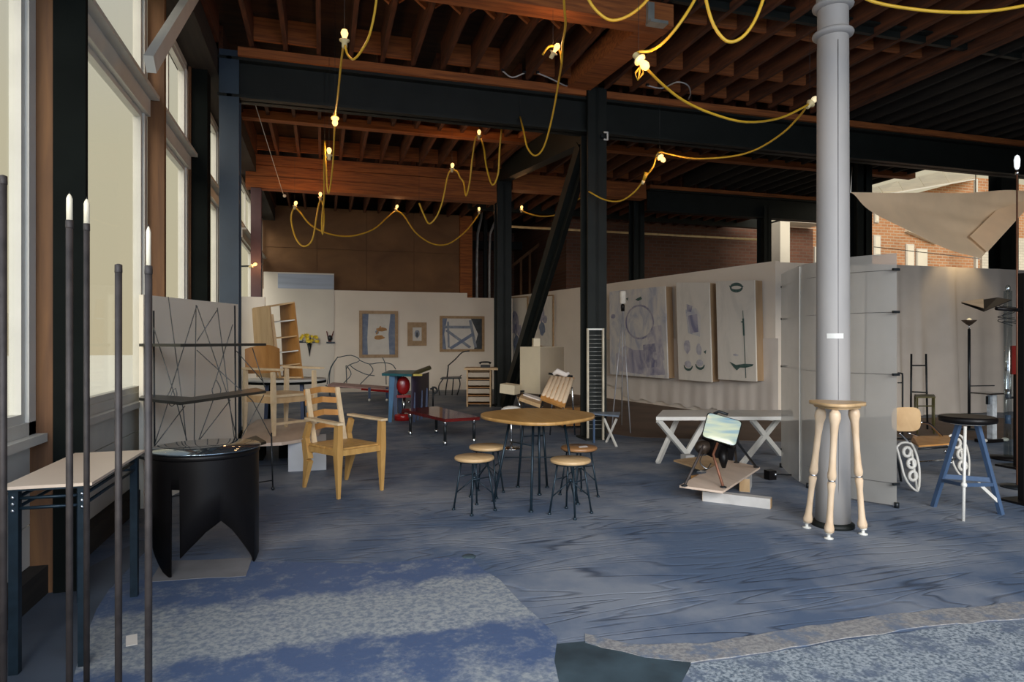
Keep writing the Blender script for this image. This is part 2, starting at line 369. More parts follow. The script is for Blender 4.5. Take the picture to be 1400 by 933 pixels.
floor_patch('dark_brown_strip', [(826,592),(868,598),(1060,604),(1130,604),(1500,600),(1500,574),(1300,571),(1060,577),(826,543),(700,533),(690,536)], brown_m, -.01, .003, 'dark brown floor at the foot of the partition', 1, 12)  # floor is darker brown along the partition
mb = MB(); q = fl(180,877); mb.box((q.x,q.y,.0055), (.05,.13,.002), (0,0,.25)); solo('paper_scrap', mb, white_wall, 'small cream paper scrap on the worn floor beside the front rods', 'paper scrap')
mb = MB(); q = fl(641,762); mb.lathe([(.05,0),(.045,.008),(.02,.012)], (q.x,q.y,.0), 10); struct('floor_plug', mb, green_m, floor)

# ------------------------------------------------------------ left window wall (plane X = -1.6)
XW = -1.6
wall = MB(); wall.span((-1.78,-3,4.98), (-1.60,20.2,6.1)); wall_left = struct('wall_left', wall, timber_dark)
mb = MB(); mb.span((-1.74,-3,0), (-1.56,20.2,.17)); bl = struct('baseboard_left', mb, timber_dark)
# boards under the sills
bays = [(-2.9,-.4),(-.1,2.2),(2.35,4.45),(4.75,6.98),(7.1,8.98),(9.4,11.5),(11.7,14.2),(14.5,16.9),(17.1,19.6)]
for a, b in bays:
    for k in range(3):
        z = .175+k*.245
        p = MB(); p.bar((-1.68,a,z+.12),(-1.68,b,z+.12),.06,.238); p.obj('board', white_frame, wall_left)
    p = MB(); p.bar((-1.64,a,.93),(-1.64,b,.93),.16,.05); p.obj('sill', white_frame, wall_left)
for i, (a, b) in enumerate(bays):
    fr = MB(); x0, x1 = -1.72, -1.62
    jw = .09
    fr.span((x0,a,.955),(x1,a+jw,4.98)); fr.span((x0,b-jw,.955),(x1,b,4.98))
    fr.span((x0,a,.955),(x1,b,1.03)); fr.span((x0,a,4.9),(x1,b,4.98))
    fr.span((x0-.02,a,3.67),(x1+.03,b,3.83)); fr.span((x0-.02,a,3.83),(x1+.11,b,3.87)); fr.span((x0,a,3.87),(x1+.02,b,4.0))
    w = struct('window_%d' % (i+1), fr, white_frame)
    sub = MB()
    for (z0, z1) in ((1.03,3.67),(4.0,4.9)):
        sub.span((x0+.02,a+jw,z0),(x1-.02,a+jw+.05,z1)); sub.span((x0+.02,b-jw-.05,z0),(x1-.02,b-jw,z1))
        sub.span((x0+.02,a+jw+.05,z0),(x1-.02,b-jw-.05,z0+.05)); sub.span((x0+.02,a+jw+.05,z1-.05),(x1-.02,b-jw-.05,z1))
    sub.obj('sash', white_frame, w)
    mid = (a+b)/2
    if i >= 4:
        mm = MB(); mm.span((x0+.03,mid-.025,4.05),(x1-.03,mid+.025,4.85)); mm.obj('muntin', white_frame, w)
    for (z0, z1) in ((1.06,3.64),(4.03,4.87)):
        g = MB(); g.span((-1.675,a+jw+.03,z0),(-1.669,b-jw-.03,z1)); g.obj('pane', glass, w)
def post(name, a, b, mat, lab=None):
    m_ = MB(); m_.span(a, b); return struct(name, m_, mat, None, lab)
post('trim_1', (-1.66,4.46,0), (-1.53,4.72,5.2), post_wood)
post('trim_2', (-1.53,4.44,0), (-1.36,4.48,5.3), black_post)
post('trim_3', (-1.62,7.0,0), (-1.475,7.08,5.0), post_wood)
post('trim_4', (-1.60,9.05,0), (-1.41,9.3,5.2), black_post)
post('trim_5', (-1.63,9.0,0), (-1.595,9.05,5.0), post_wood)
post('trim_6', (-1.66,2.22,0), (-1.56,2.33,5.0), post_wood)
post('trim_7', (-1.62,11.52,0), (-1.5,11.68,5.0), black_post)
post('trim_8', (-1.62,16.92,0), (-1.5,17.08,5.0), black_post)
post('trim_9', (-1.74,-.38,0), (-1.6,-.12,5.0), white_frame)
# dark boxed header above the windows
h = MB(); h.span((-1.6,-3,4.98),(-1.3,20,5.3)); struct('trim_10', h, timber_dark)
# white diagonal brace
b_ = MB(); b_.bar(aX(205,88,-1.27), aX(290,-50,-1.2), .07, .13); struct('trim_11', b_, white_frame, None, 'white diagonal brace across the second window')
# ------------------------------------------------------------ steel frame
def ibeam(name, p, q, h, w, mat, parent=None):
    mb = MB(); p = Vector(p); q = Vector(q); up = Vector((0,0,1))
    mb.bar(p, q, .04, h); mb.bar(p+up*(h/2-.02), q+up*(h/2-.02), w, .04); mb.bar(p-up*(h/2-.02), q-up*(h/2-.02), w, .04)
    return struct(name, mb, mat, parent)
def column(name, x, y, top, w, d, mat, label=None):
    mb = MB(); t = .035
    mb.span((x-w/2,y-d/2,0),(x+w/2,y-d/2+t,top)); mb.span((x-w/2,y+d/2-t,0),(x+w/2,y+d/2,top)); mb.span((x-.03,y-d/2,0),(x+.03,y+d/2,top))
    mb.span((x-w/2-.05,y-d/2-.05,0),(x+w/2+.05,y+d/2+.05,.03))
    return struct(name, mb, mat, None, label)
ibeam('trim_12', (-1.3,9.24,4.955), (16,9.24,4.955), .53, .26, steel_dark)
s_ = MB(); s_.span((-1.05,9.06,5.222),(3.84,9.42,5.335)); struct('trim_13', s_, timber_x)
s_ = MB(); s_.span((4.18,9.06,5.222),(16,9.42,5.32)); struct('trim_14', s_, timber_x)
column('trim_15', -1.16, 9.24, 5.3, .24, .26, steel_blue, 'blue painted steel column beside the windows')
column('trim_16', 4.015, 9.2, 5.36, .31, .3, steel_dark, 'dark steel column behind the round table')
column('trim_17', 4.0, 14.35, 5.2, .34, .3, steel_dark, 'dark steel column beside the dresser')
column('trim_18', -1.3, 14.3, 4.65, .2, .2, purple_post, 'maroon post by the far windows')
column('trim_19', 7.85, 15.2, 5.3, .3, .3, steel_dark)
column('trim_20', 11.1, 14.35, 5.0, .22, .3, steel_dark)
column('trim_21', 10.42, 10.55, 5.3, .36, .3, steel_dark)
column('trim_22', 14.55, 10.7, 5.3, .5, .3, black_post)
# braces
b_ = MB(); b_.bar((4.0,9.5,4.6),(4.0,14.05,.06), .24, .20); b_.bar((4.0,9.42,4.6),(4.0,13.93,.06),.30,.03,up=(1,0,0)); struct('trim_23', b_, steel_dark, None, 'dark diagonal steel brace between the two columns')
b_ = MB(); b_.bar((4.0,9.4,4.86),(4.0,14.3,5.42), .22, .52); struct('trim_24', b_, steel_dark)
b_ = MB(); b_.bar((3.72,9.4,5.18),(3.72,14.2,5.62), .3, .10); struct('trim_25', b_, timber_x)
# second frame line
for k, (z0, z1) in enumerate(((4.66,4.89),(4.9,5.12),(5.13,5.34))):
    s_ = MB(); s_.span((-1.5,14.2+.02*(k % 2),z0),(3.82,14.5,z1)); struct('trim_%d' % (26+k), s_, timber_x)
s_ = MB(); s_.span((4.2,14.2,4.98),(7.6,14.5,5.16)); s_.span((4.2,14.22,5.165),(7.6,14.5,5.36)); struct('trim_29', s_, timber_x)
ibeam('trim_30', (7.7,14.35,4.97), (13.3,14.35,4.97), .54, .24, steel_dark)
s_ = MB(); s_.span((7.7,14.2,5.245),(13.3,14.5,5.33)); struct('trim_31', s_, timber_x)
# cross timbers in mid bay, the framed opening and the iron angle
s_ = MB(); s_.span((-1.5,6.55,5.09),(3.85,6.8,5.34)); struct('trim_32', s_, timber_x)
s_ = MB(); s_.bar((3.72,6.75,5.29),(3.72,9.05,5.45), .36, .3); struct('trim_33', s_, timber_x, None, 'heavy timber trimmer running to the steel column')
s_ = MB(); s_.span((3.50,6.50,5.07),(3.58,6.55,5.30)); s_.span((3.50,6.44,5.05),(3.72,6.56,5.085)); struct('trim_34', s_, paint('dull_grey_hanger_steel',(.32,.33,.30),.5,.3), None, 'grey metal beam hanger')
s_ = MB(); s_.span((3.7,6.5,5.36),(16,6.56,5.44)); s_.span((3.7,6.4,5.44),(16,6.56,5.46)); struct('trim_35', s_, steel_dark)
s_ = MB(); s_.span((-1.5,11.72,5.28),(3.7,11.9,5.42)); struct('trim_36', s_, timber_x)
s_ = MB(); s_.span((4.3,11.72,5.28),(13.2,11.9,5.40)); struct('trim_37', s_, timber_x)
s_ = MB(); s_.span((8.2,-3,5.28),(8.34,9.1,5.62)); struct('trim_38', s_, timber_y)
# ------------------------------------------------------------ ceiling: deck, joists, blocking
mb = MB(); mb.span((-1.9,-3,5.74),(17,9.5,5.86)); mb.span((-1.9,9.5,5.74),(13.3,20.4,5.86)); ceiling = struct('ceiling', mb, deckmat)
j1 = MB(); j1.bar((0,-3,5.54),(0,9.05,5.54),.055,.38); jo = j1.obj('joist', timber_y, ceiling)
j2 = MB(); j2.bar((0,9.4,5.54),(0,14.4,5.54),.055,.38); jo2 = j2.obj('joist', timber_y, ceiling)
j3 = MB(); j3.bar((0,14.55,5.54),(0,19.9,5.54),.055,.38); jo3 = j3.obj('joist', timber_y, ceiling)
j4 = MB(); j4.bar((0,-3,5.54),(0,9.4,5.54),.055,.38); jo4 = j4.obj('joist', timber_dark, ceiling)  # right-hand joists, both bays: shade is put into their dark timber colour
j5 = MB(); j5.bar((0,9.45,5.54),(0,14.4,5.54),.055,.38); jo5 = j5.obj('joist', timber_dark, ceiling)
xs = [-1.3+.42*k for k in range(42)]
fst = {}
def put(o, x, key):
    if key not in fst: fst[key] = 1; o.location.x = x; return o
    c = o.copy(); C.objects.link(c); c.location.x = x; return c
for x in xs:
    if x > 16.2: continue
    if x < 8.15:
        put(jo, x, 1); put(jo2, x, 2)
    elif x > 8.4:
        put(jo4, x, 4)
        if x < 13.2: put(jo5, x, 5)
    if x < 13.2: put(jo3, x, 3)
bk = MB(); bk.box((0,0,0),(.36,.045,.30)); b0 = bk.obj('blocking', timber_x, ceiling); b0.location = (-1.3+.21, 8.95, 5.56)
rd = random.Random(3); nb = 0
for y in (3.6, 5.2, 6.95, 8.2, 8.98, 12.0, 14.1):
    for k in range(22):
        x = -1.3+.42*k+.21
        if x > 8.0 or (x < 3.5 and y in (3.6,6.95)) or (y == 8.98 and x < 3.5 and k % 3 == 0) or (y == 5.2 and x < 3.6) or (y == 8.2 and x < 4.1) or (3.7 < x < 4.3 and 6 < y < 9.1): continue
        c = b0.copy(); C.objects.link(c); c.location = (x, y+rd.uniform(-.03,.03), 5.555); c.rotation_euler = (rd.uniform(-.06,.06), 0, rd.uniform(-.05,.05))
b0.location = (-1.09, 7.6, 5.56)
# diagonal cross bridging between the joists
for y in (7.5, 5.7):
    for k in range(0, 13):
        x = -1.3+.42*k+.21
        c = MB(); c.bar((-.17,0,-.13),(.17,.0,.13),.05,.05); c.bar((-.17,.06,.13),(.17,.06,-.13),.05,.05)
        o = c.obj('bridging', timber_x, ceiling) if (k == 0 and y == 7.5) else br_.copy()
        if k == 0 and y == 7.5: br_ = o
        else: C.objects.link(o)
        o.location = (x, y, 5.55)
# ------------------------------------------------------------ back wall, partition, things behind
mb = MB(); mb.span((-1.75,19.85,0),(4.55,20.1,5.4)); wb = struct('wall_back', mb, ply_brown)
for k in range(4):
    for j in range(2):
        p = MB(); p.span((-1.55+k*1.42,19.82,3.0+j*1.22),(-1.55+k*1.42+1.405,19.85,3.0+j*1.22+1.205)); p.obj('plywood_panel', ply_brown, wb)
p = MB(); p.span((4.12,19.7,2.6),(4.5,19.86,5.4)); p.obj('end_post', timber_x, wb)
# white partition in front of it
mb = MB(); mb.span((-1.6,19.5,0),(4.3,19.6,2.98)); wp = struct('wall_partition_back', mb, white_wall)
p = MB(); p.span((4.3,19.5,0),(5.75,19.6,2.84)); p.obj('low_panel', white_wall, wp)
p = MB(); p.span((-1.58,19.47,0),(.34,19.5,3.46)); p.obj('tall_panel', paint('white_panel_with_blue_stain',(.70,.65,.58),.8,var=.05,scale=1), wp)
p = MB(); p.span((-1.2,19.455,3.0),(.33,19.468,3.42)); p.obj('blue_stain_band', paint('faded_blue_band',(.42,.48,.60),.8,var=.12,scale=2,stretch=(.3,1,6)), wp)
# white low panel by the left windows
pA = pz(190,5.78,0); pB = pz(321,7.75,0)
mb = MB(); mb.slab([pA, pB, pB+Vector((0,0,1.94)), pA+Vector((0,0,1.915))], .04); struct('wall_partition_left', mb, paint('lightened_panel_paint',(.90,.82,.68),.8,var=.04,scale=1.2), None, 'low white partition behind the wire shelves')  # white paint made brighter in place of light that misses this panel
mb = MB(); c1 = aY(322,420,12.2); mb.span((c1.x,12.2,0),(c1.x+.48,12.3,2.28)); struct('wall_board_left', mb, white_wall, None, 'narrow white board behind the blue column')
# angled white partition on the right
def partition(name, P, Q, zP, zQ, mat, th=-.1):
    P = Vector((P[0],P[1],0)); Q = Vector((Q[0],Q[1],0)); mb = MB()
    mb.slab([P, Q, Q+Vector((0,0,zQ)), P+Vector((0,0,zP))], th); return struct(name, mb, mat)
RA, RB, RC = (5.78,20.6), (7.12,15.8), (8.14,10.2)
partition('wall_partition_right', RB, RC, 3.0, 3.0, white_wall)
partition('wall_partition_far', RA, RB, 2.95, 3.0, white_wall)
# draped sheets over the front partition, with folds
def drape(name, x0, x1, y, z1, mat, label, folds, amp=.05, lean=0):
    mb = MB(); nx = 130; nz = 14; vs = []; fs = []
    for i in range(nx+1):
        t = i/nx; x = x0+(x1-x0)*t
        for j in range(nz+1):
            s_ = j/nz; z = z1*(1-s_)+.01
            f = sum(a*math.exp(-((x-c)/w)**2) for c, w, a in folds)
            vs.append((x+.04*s_*math.sin(x*3), y - f*(.2+.8*s_) - amp*.4*math.sin(x*7.3+s_*.6)*s_ - amp*.25*math.sin(x*17)*s_, z))
    for i in range(nx):
        for j in range(nz): a = i*(nz+1)+j; fs.append((a, a+1, a+nz+2, a+nz+1))
    mb.add(vs, fs, True); return solo(name, mb, mat, label, 'cloth')
mb = MB(); mb.span((8.14,10.2,0),(15.5,10.3,2.98)); struct('wall_partition_front', mb, white_wall)
drape('draped_sheet', 10.2, 14.4, 10.12, 3.0, white_cloth, 'white sheet hanging in folds over the front partition behind the lamps', [(10.9,.10,.12),(12.2,.16,.22),(12.35,.08,.1),(13.6,.14,.14),(11.5,.09,.05)], .05)
# hanging sheet under the paintings, ragged lower hem
def wallpt(px, z, off=.12):   # point on the angled partition seen at column px
    t = (px-700)/F; dirx = t*cT+sT; diry = -t*sT+cT
    ax, ay = RB; bx, by = RC; ux, uy = bx-ax, by-ay
    nx_, ny_ = uy, -ux; l = math.hypot(nx_, ny_); nx_ /= l; ny_ /= l
    if nx_ > 0: nx_, ny_ = -nx_, -ny_
    ax += nx_*off; ay += ny_*off
    D = (ax*uy-ay*ux)/(dirx*uy-diry*ux); return Vector((D*dirx, D*diry, z)), D
def wallz(px, py, off=.12):
    _, D = wallpt(px, 0, off); return wallpt(px, EYE-(py-HZ)/F*D, off)[0]
mb = MB(); vs = []; fs = []; nx = 90; nz = 10; rd = random.Random(5)
for i in range(nx+1):
    px = 826+(1064-826)*i/nx; zb = .06+.03*math.sin(i*.7)+rd.uniform(0,.03)
    if px < 850: zb += .25
    for j in range(nz+1):
        s_ = j/nz; vs.append(wallpt(px, 1.55*(1-s_)+zb*s_, .05+.006*math.sin(i*1.1)*s_+.012*math.sin(i*.37+1)*s_+.008*math.sin(i*.17))[0])
for i in range(nx):
    for j in range(nz): a = i*(nz+1)+j; fs.append((a, a+1, a+nz+2, a+nz+1))
mb.add(vs, fs, True); solo('hanging_sheet', mb, white_cloth, 'white sheet hanging to the floor below the three large paintings', 'cloth')
# old brick wall and dark clutter far behind
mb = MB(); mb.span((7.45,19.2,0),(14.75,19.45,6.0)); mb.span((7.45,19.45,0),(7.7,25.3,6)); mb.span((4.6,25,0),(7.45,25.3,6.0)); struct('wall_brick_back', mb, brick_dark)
mb = MB(); mb.span((-1.75,20.1,0),(-1.6,25.3,6.0)); mb.span((-1.75,25.0,0),(4.6,25.3,6)); struct('wall_far_left', mb, timber_dark)
mb = MB(); mb.span((4.6,20.4,5.86),(13.3,25.3,5.98)); mb.span((-1.9,20.4,5.86),(4.6,25.3,5.98)); struct('ceiling_far', mb, timber_dark)
mb = MB(); mb.tube([aY(698,310,17.5), aY(1040,328,17.5)], .035, 8); struct('trim_39', mb, paint('pale_yellow_pipe',(.85,.62,.30),.4), None, 'pale yellow pipe running under the far beam')
mb = MB(); mb.bar(aY(640,278,18.2), aY(1045,306,18.2), .2, .35); struct('trim_40', mb, steel_dark)
mb = MB(); mb.bar(aY(640,335,24), aY(1045,345,24), .2, .3); struct('trim_41', mb, steel_dark)
for k, (px, w_) in enumerate(((636,.12),(643,.1),(664,.12))):
    mb = MB(); p = aY(px,400,20.9); mb.span((p.x-w_/2,20.9,0),(p.x+w_/2,21.0,5.7)); struct('trim_%d' % (42+k), mb, steel_dark)
pipes = thing('vertical_conduit', 'pair of pale vertical pipes rising behind the white partition beside the wooden end post', 'pipe', aY(660,400,20.7)*Vector((1,1,0)) if False else Vector((aY(660,400,20.7).x,20.7,0)))
for px, bend in ((652,6),(669,10)):
    mb = MB(); a = aY(px,400,20.7); mb.tube([(a.x,a.y,0), (a.x,a.y,4.2), aY(px+1,320,20.7), aY(px+bend,298,20.7), aY(px+bend+1,262,20.7)], .045, 8)
    mb.obj('pipe', paint('pale_pipe_metal',(.62,.60,.55),.35,.2), pipes, off=pipes.location)
rail = thing('stair_railing', 'timber stair railing with upright posts behind the partition', 'railing', Vector((aY(715,400,22).x,22,0)))
for px, top in ((712,352),(724,342),(737,330),(765,340),(780,335)):
    mb = MB(); a = aY(px,top,22); mb.span((a.x-.04,21.96,0),(a.x+.04,22.04,a.z)); mb.obj('post', post_wood, rail, off=rail.location)
mb = MB(); mb.bar(aY(695,368,21.9), aY(745,328,21.9), .06, .1); mb.obj('handrail', post_wood, rail, off=rail.location)

# ------------------------------------------------------------ outside: brick building in the yard, canopy, street
YB = 19.5
def brickwin(px0,px1,py0,py1):
    a = aY(px0,py0,YB); b = aY(px1,py1,YB); return a, b
bx0 = aY(1063,400,YB).x
byard = thing('brick_building', 'sunlit orange brick building seen beyond the roof edge', 'building', (bx0+6, YB, 0))
mb = MB(); pts = [(bx0,0),(30,0),(30,9.2)]
tl = aY(1068,309,YB); t1 = aY(1165,305,YB); t2 = aY(1262,262,YB); t3 = aY(1335,243,YB); t4 = aY(1372,246,YB)
prof = [(bx0,0),(30,0),(30,t4.z-.4),(t4.x,t4.z),(t3.x,t3.z),(t2.x,t2.z),(t1.x,t1.z),(bx0,tl.z)]
vs = [(x,YB,z) for x,z in prof]+[(x,YB+.4,z) for x,z in prof]; n = len(prof)
mb.add(vs, [list(range(n)), list(range(2*n-1,n-1,-1))]+[(i,(i+1)%n,n+(i+1)%n,n+i) for i in range(n)])
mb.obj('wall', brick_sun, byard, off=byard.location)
# inset bay: its shade is put into darker brick; white surround at left
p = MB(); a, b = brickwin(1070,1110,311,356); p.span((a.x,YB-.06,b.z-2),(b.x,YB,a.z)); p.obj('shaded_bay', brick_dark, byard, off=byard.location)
p = MB(); a = aY(1056,303,YB-.5); b = aY(1069,360,YB-.5); p.span((a.x,YB-.9,0),(b.x,YB-.1,a.z)); p.obj('white_pier', plaster, byard, off=byard.location)
p = MB(); a = aY(1056,303,YB-.5); b = aY(1118,309,YB-.5); p.span((a.x,YB-.9,b.z),(b.x,YB-.1,a.z)); p.obj('white_lintel', plaster, byard, off=byard.location)
for (a_, b_2, c_, d_) in ((1112,1128,338,365),(1194,1200,290,305),(1193,1202,322,350),(1237,1248,334,372),(1251,1266,340,372)):
    a, b = brickwin(a_, b_2, c_, d_); w_ = MB(); w_.span((a.x,YB-.07,b.z),(b.x,YB,a.z)); wo = w_.obj('window', white_frame, byard, off=byard.location)
    g = MB(); g.span((a.x+.05,YB-.085,b.z+.05),(b.x-.05,YB-.07,a.z-.05)); g.obj('pane', plaster, wo, off=byard.location)
p = MB(); a, b = brickwin(1237,1266,314,330); p.bar((a.x,YB-.1,a.z),(b.x+.4,YB-.1,b.z),.2,.2); p.obj('white_sill', plaster, byard, off=byard.location)
# white painted brick on the right
p = MB(); a, b = brickwin(1340,1366,330,372); p.span((a.x,YB-.08,0),(b.x+4,YB,a.z+.2)); p.obj('white_brick_wall', brickmat('white_painted_brick',(.80,.75,.64),(.74,.70,.60),(.62,.58,.50)), byard, off=byard.location)
cn = thing('yard_canopy', 'milky panelled canopy catching the sun beyond the roof edge', 'canopy', Vector((aY(1260,250,18.6).x,18.6,0)))
lowL, topL = (1190,266), (1196,256)
q = [((1190,258),(1215,250)),((1205,270),(1228,246)),((1232,264),(1254,237)),((1262,258),(1288,234)),((1290,250),(1316,236)),((1312,246),(1340,243))]
lowp = [(1188,268),(1206,264),(1234,262),(1264,258),(1297,251),(1334,243)]
topp = [(1189,259),(1200,256),(1227,249),(1255,243),(1287,235),(1337,241)]
for i in range(5):
    A = aY(*lowp[i],18.6); B_ = aY(*lowp[i+1],18.6); Cc = aY(*topp[i+1],20.6); Dd = aY(*topp[i],20.6)
    A = A.lerp(B_,.02); Dd = Dd.lerp(Cc,.02)
    m_ = MB(); m_.slab([A,B_,Cc,Dd],.04); m_.obj('panel', canopy, cn, off=cn.location)
m_ = MB(); m_.bar(aY(1188,270,18.5), aY(1334,245,18.5), .04,.05); m_.obj('rail', white_frame, cn, off=cn.location)
for q_ in ((1188,270),(1334,245)):
    m_ = MB(); a = aY(*q_,18.5); m_.span((a.x-.05,18.45,0),(a.x+.05,18.55,a.z)); m_.obj('support_post', white_frame, cn, off=cn.location)
# ground outside and a pale building across the street
mb = MB(); mb.span((-60,-30,-.45),(-1.85,90,-.25)); mb.span((-1.85,25.4,-.45),(60,90,-.25)); mb.span((-1.85,20.2,-.45),(60,25.4,-.25)); struct('ground', mb, concrete)
fc = thing('street_building', 'pale building seen hazily through the left windows', 'building', (-38,50,-.25))
m_ = MB(); m_.span((-42,6,-.25),(-38,120,5.0)); m_.obj('wall', plaster, fc, off=fc.location)
wp_ = None
for k in range(13):
    for z in (.6, 3.3):
        m_ = MB(); m_.span((-.06,-.6,0),(.0,.6,1.9))
        if wp_ is None: wp_ = m_.obj('window', paint('pale_blue_window',(.34,.42,.50),.2), fc); o = wp_
        else: o = wp_.copy(); C.objects.link(o)
        o.location = (.07, -40+k*7, z)
# right side wall and front of the shop (out of frame)
mb = MB(); mb.span((16,-3,0),(16.25,10.0,5.74)); struct('wall_right', mb, brick_dark)
mb = MB(); mb.span((-1.8,-3.1,5.6),(16.2,-2.95,6.0)); mb.span((-1.8,-3.1,0),(16.2,-2.95,.9)); mb.span((9,-3.1,0),(16.2,-2.95,5.4)); struct('wall_front', mb, white_wall)
# ============================================================ THINGS
def rod(name_mb, a, b, r, n=6): name_mb.tube([a, b], r, n); return name_mb
def rodpart(name, pts, r, mat, parent, off=None, n=6, label=None):
    m_ = MB(); m_.tube(pts, r, n); o = m_.obj(name, mat, parent, off=off)
    if label: o['label'] = label
    return o
def smooth(pts, k=4):    # Catmull-Rom through points
    P = [Vector(p) for p in pts]; P = [2*P[0]-P[1]]+P+[2*P[-1]-P[-2]]; out = []
    for i in range(1, len(P)-2):
        a, b, c, d = P[i-1:i+3]
        for j in range(k):
            t = j/k; out.append(.5*((2*b)+(c-a)*t+(2*a-5*b+4*c-d)*t*t+(3*b-a-3*c+d)*t**3))
    out.append(P[-2]); return out

# --- tall steel rods with candles, in the left foreground
for px, D, top, cndl, lab in ((4,2.25,248,0,'thickest tall steel candle rod at the left edge of the picture'),
                        (95,2.45,308,265,'tall dark steel rod topped by a pointed cream candle, left of its pair'),
                        (118.5,2.65,312,272,'slim dark steel rod with a thin cream candle, right of its pair'),
                        (162,2.4,369,0,'shorter brown steel rod with no candle, between the candle pair and the last rod'),
                        (203,2.3,371,310,'brown steel rod with a long thin candle standing before the wire shelves')):
    b = pz(px, D, 0); zt = at(px, top, D).z
    t = thing('candle_rod', lab, 'candlestick', b, 0, 'tall steel candle rods in the foreground')
    r = .0125 if px != 118.5 else .0115
    m_ = MB(); m_.lathe([(.045,0),(.045,.01),(.018,.02)], n=16); m_.obj('base', rust_rod, t)
    m_ = MB(); m_.tube([(0,0,.01),(0,0,zt)], r, 10); m_.obj('rod', rust_rod, t)
    m_ = MB(); m_.lathe([(r,0),(r+.001,.003),(r+.0005,.03),(.004,.034)], (0,0,zt-.012), 12); m_.obj('socket', rust_rod, t)
    if cndl:
        h = at(px, cndl, D).z; k = .011 if px != 203 else .008
        m_ = MB(); m_.lathe([(k,zt),(k,h-.02),(k*.7,h-.01),(.002,h)], n=10); c_ = m_.obj('candle', wax, t)
        m_ = MB(); m_.tube([(0,0,h-.002),(.001,0,h+.008)], .0012, 5); m_.obj('wick', iron, c_)

# --- narrow console table
L0 = Vector((-1.19, 3.84, 0))
t = thing('console_table', 'narrow cream-topped console table on blue-black metal legs behind the steel rods', 'table', L0)
hx, hy = .135, .42
m_ = MB(); m_.box((0,0,.845),(.36,.92,.014)); m_.obj('tabletop', paint('cream_tabletop',(.74,.58,.44),.45,var=.05,scale=2), t)
m_ = MB(); m_.box((0,0,.833),(.34,.90,.010)); m_.obj('underframe', ironblue, t)
for sx in (-1, 1):
    for sy in (-1, 1):
        m_ = MB(); m_.bar((sx*hx,sy*hy,0),(sx*hx,sy*hy,.828),.038,.038,.038,.038); lg = m_.obj('leg', ironblue, t)
        m_ = MB()
        for z in (.74,.77,.80): m_.sphere((sx*hx,sy*(hy+.021),z),.009,8,5)
        bb = m_.obj('bolts', chrome, lg); bb['kind'] = 'stuff'
for z in (.745,.79):
    for sx in (-1, 1): rodpart('rail', [(sx*hx,-hy,z),(sx*hx,hy,z)], .008, ironblue, t)
    for sy in (-1, 1): rodpart('rail', [(-hx,sy*hy,z),(hx,sy*hy,z)], .008, ironblue, t)

# --- black drum table
dc = Vector((-.757, 4.81, 0)); RD = .335
t = thing('drum_table', 'black lacquered drum table with swallow-tail cut skirt and round glass top', 'table', dc)
view = math.atan2(-dc.y, -dc.x)
def zb(ph):   # lower edge by angle, ph = degrees from the camera side, + to the right
    ks = [(-180,.5),(-170,.6),(-130,.6),(-124,.3),(-117,.0),(-108,.2),(-100,.34),(-92,.34),(-80,.24),(-62,.12),(-48,.035),(-38,.0),(-37.5,.0),(-37,.56),(-27,.56),(-26.5,.13),(-26,.13),(-16,.19),(0,.285),(15,.345),(28,.27),(45,.14),(58,.05),(63,.0),(75,.03),(85,.03),(95,.25),(120,.42),(150,.46),(180,.5)]
    for (a, x), (b, y) in zip(ks, ks[1:]):
        if a <= ph <= b: return x+(y-x)*(ph-a)/(b-a)
    return 0
m_ = MB(); vs = []; fs = []; phs = sorted(set([-180+3*i for i in range(121)]+[-38,-37.5,-37,-27,-26.5,-26,63]))
for r in (RD, RD-.012):
    for ph in phs:
        a = view+R(ph); z0 = zb(ph)
        for k in range(3): vs.append((r*math.cos(a), r*math.sin(a), z0+(.735-z0)*k/2))
n = len(phs)
for i in range(n-1):
    for k in range(2):
        a = 3*i+k; fs.append((a,a+3,a+4,a+1)); b = a+3*n; fs.append((b+1,b+4,b+3,b))
    a = 3*i; b = a+3*n; fs.append((a,b,b+3,a+3))
m_.add(vs, fs, True); m_.obj('skirt', gloss_black, t)
m_ = MB(); m_.lathe([(.0001,.735),(RD,.735),(RD+.006,.745),(RD+.006,.765),(RD-.004,.772),(.0001,.772)], n=48); m_.obj('top', gloss_black, t)
m_ = MB(); m_.lathe([(.0001,.773),(RD+.012,.773),(RD+.014,.779),(RD+.010,.784),(.0001,.784)], n=48); m_.obj('glass_top', paint('dark_mirror_glass',(.25,.30,.34),.04,.9,.05), t)

# --- wire shelves (folding etagere)
o0 = pz(269, 5.9, 0)
t = thing('wire_shelf', 'zigzag wire shelving unit with dark boomerang shelves behind the drum table', 'shelf', o0)
def boomer(z):
    A = pz(190,5.55,0); B = pz(247,5.15,0); Cc = pz(364,6.35,0); Dd = pz(350,6.75,0); E_ = pz(262,5.62,0); F_ = pz(196,5.95,0)
    return [(p.x-o0.x, p.y-o0.y) for p in (A,B,Cc,Dd,E_,F_)]
for z in (1.465, 1.0, .5):
    m_ = MB(); m_.prism(boomer(z), z-.012, z+.012); m_.obj('shelf', paint('blackened_shelf',(.035,.035,.03),.35,.2), t)
steelwire = paint('grey_steel_wire', (.13,.13,.125), .45, .4)
def wp(px, py): D = 5.65+max(0,(px-200))/175*.85; return at(px, py, D)-o0
wires = [[(269,418),(233,534)],[(233,534),(228,545),(235,556),(242,545),(236,534),(210,612)],[(269,418),(310,537),(326,612)],[(268,417),(265,640)],[(230,406),(251,565),(258,640)],
 [(210,448),(240,545),(258,612)],[(297,424),(269,467)],[(297,421),(315,560),(322,612)],[(318,444),(295,519),(290,535),(296,545),(302,534),(296,520)],[(294,540),(268,612)],[(269,479),(345,548),(372,600)],[(323,480),(359,521)],
 [(210,612),(253,555)],[(271,604),(315,547)],[(323,612),(361,540)],[(345,476),(362,530)]]
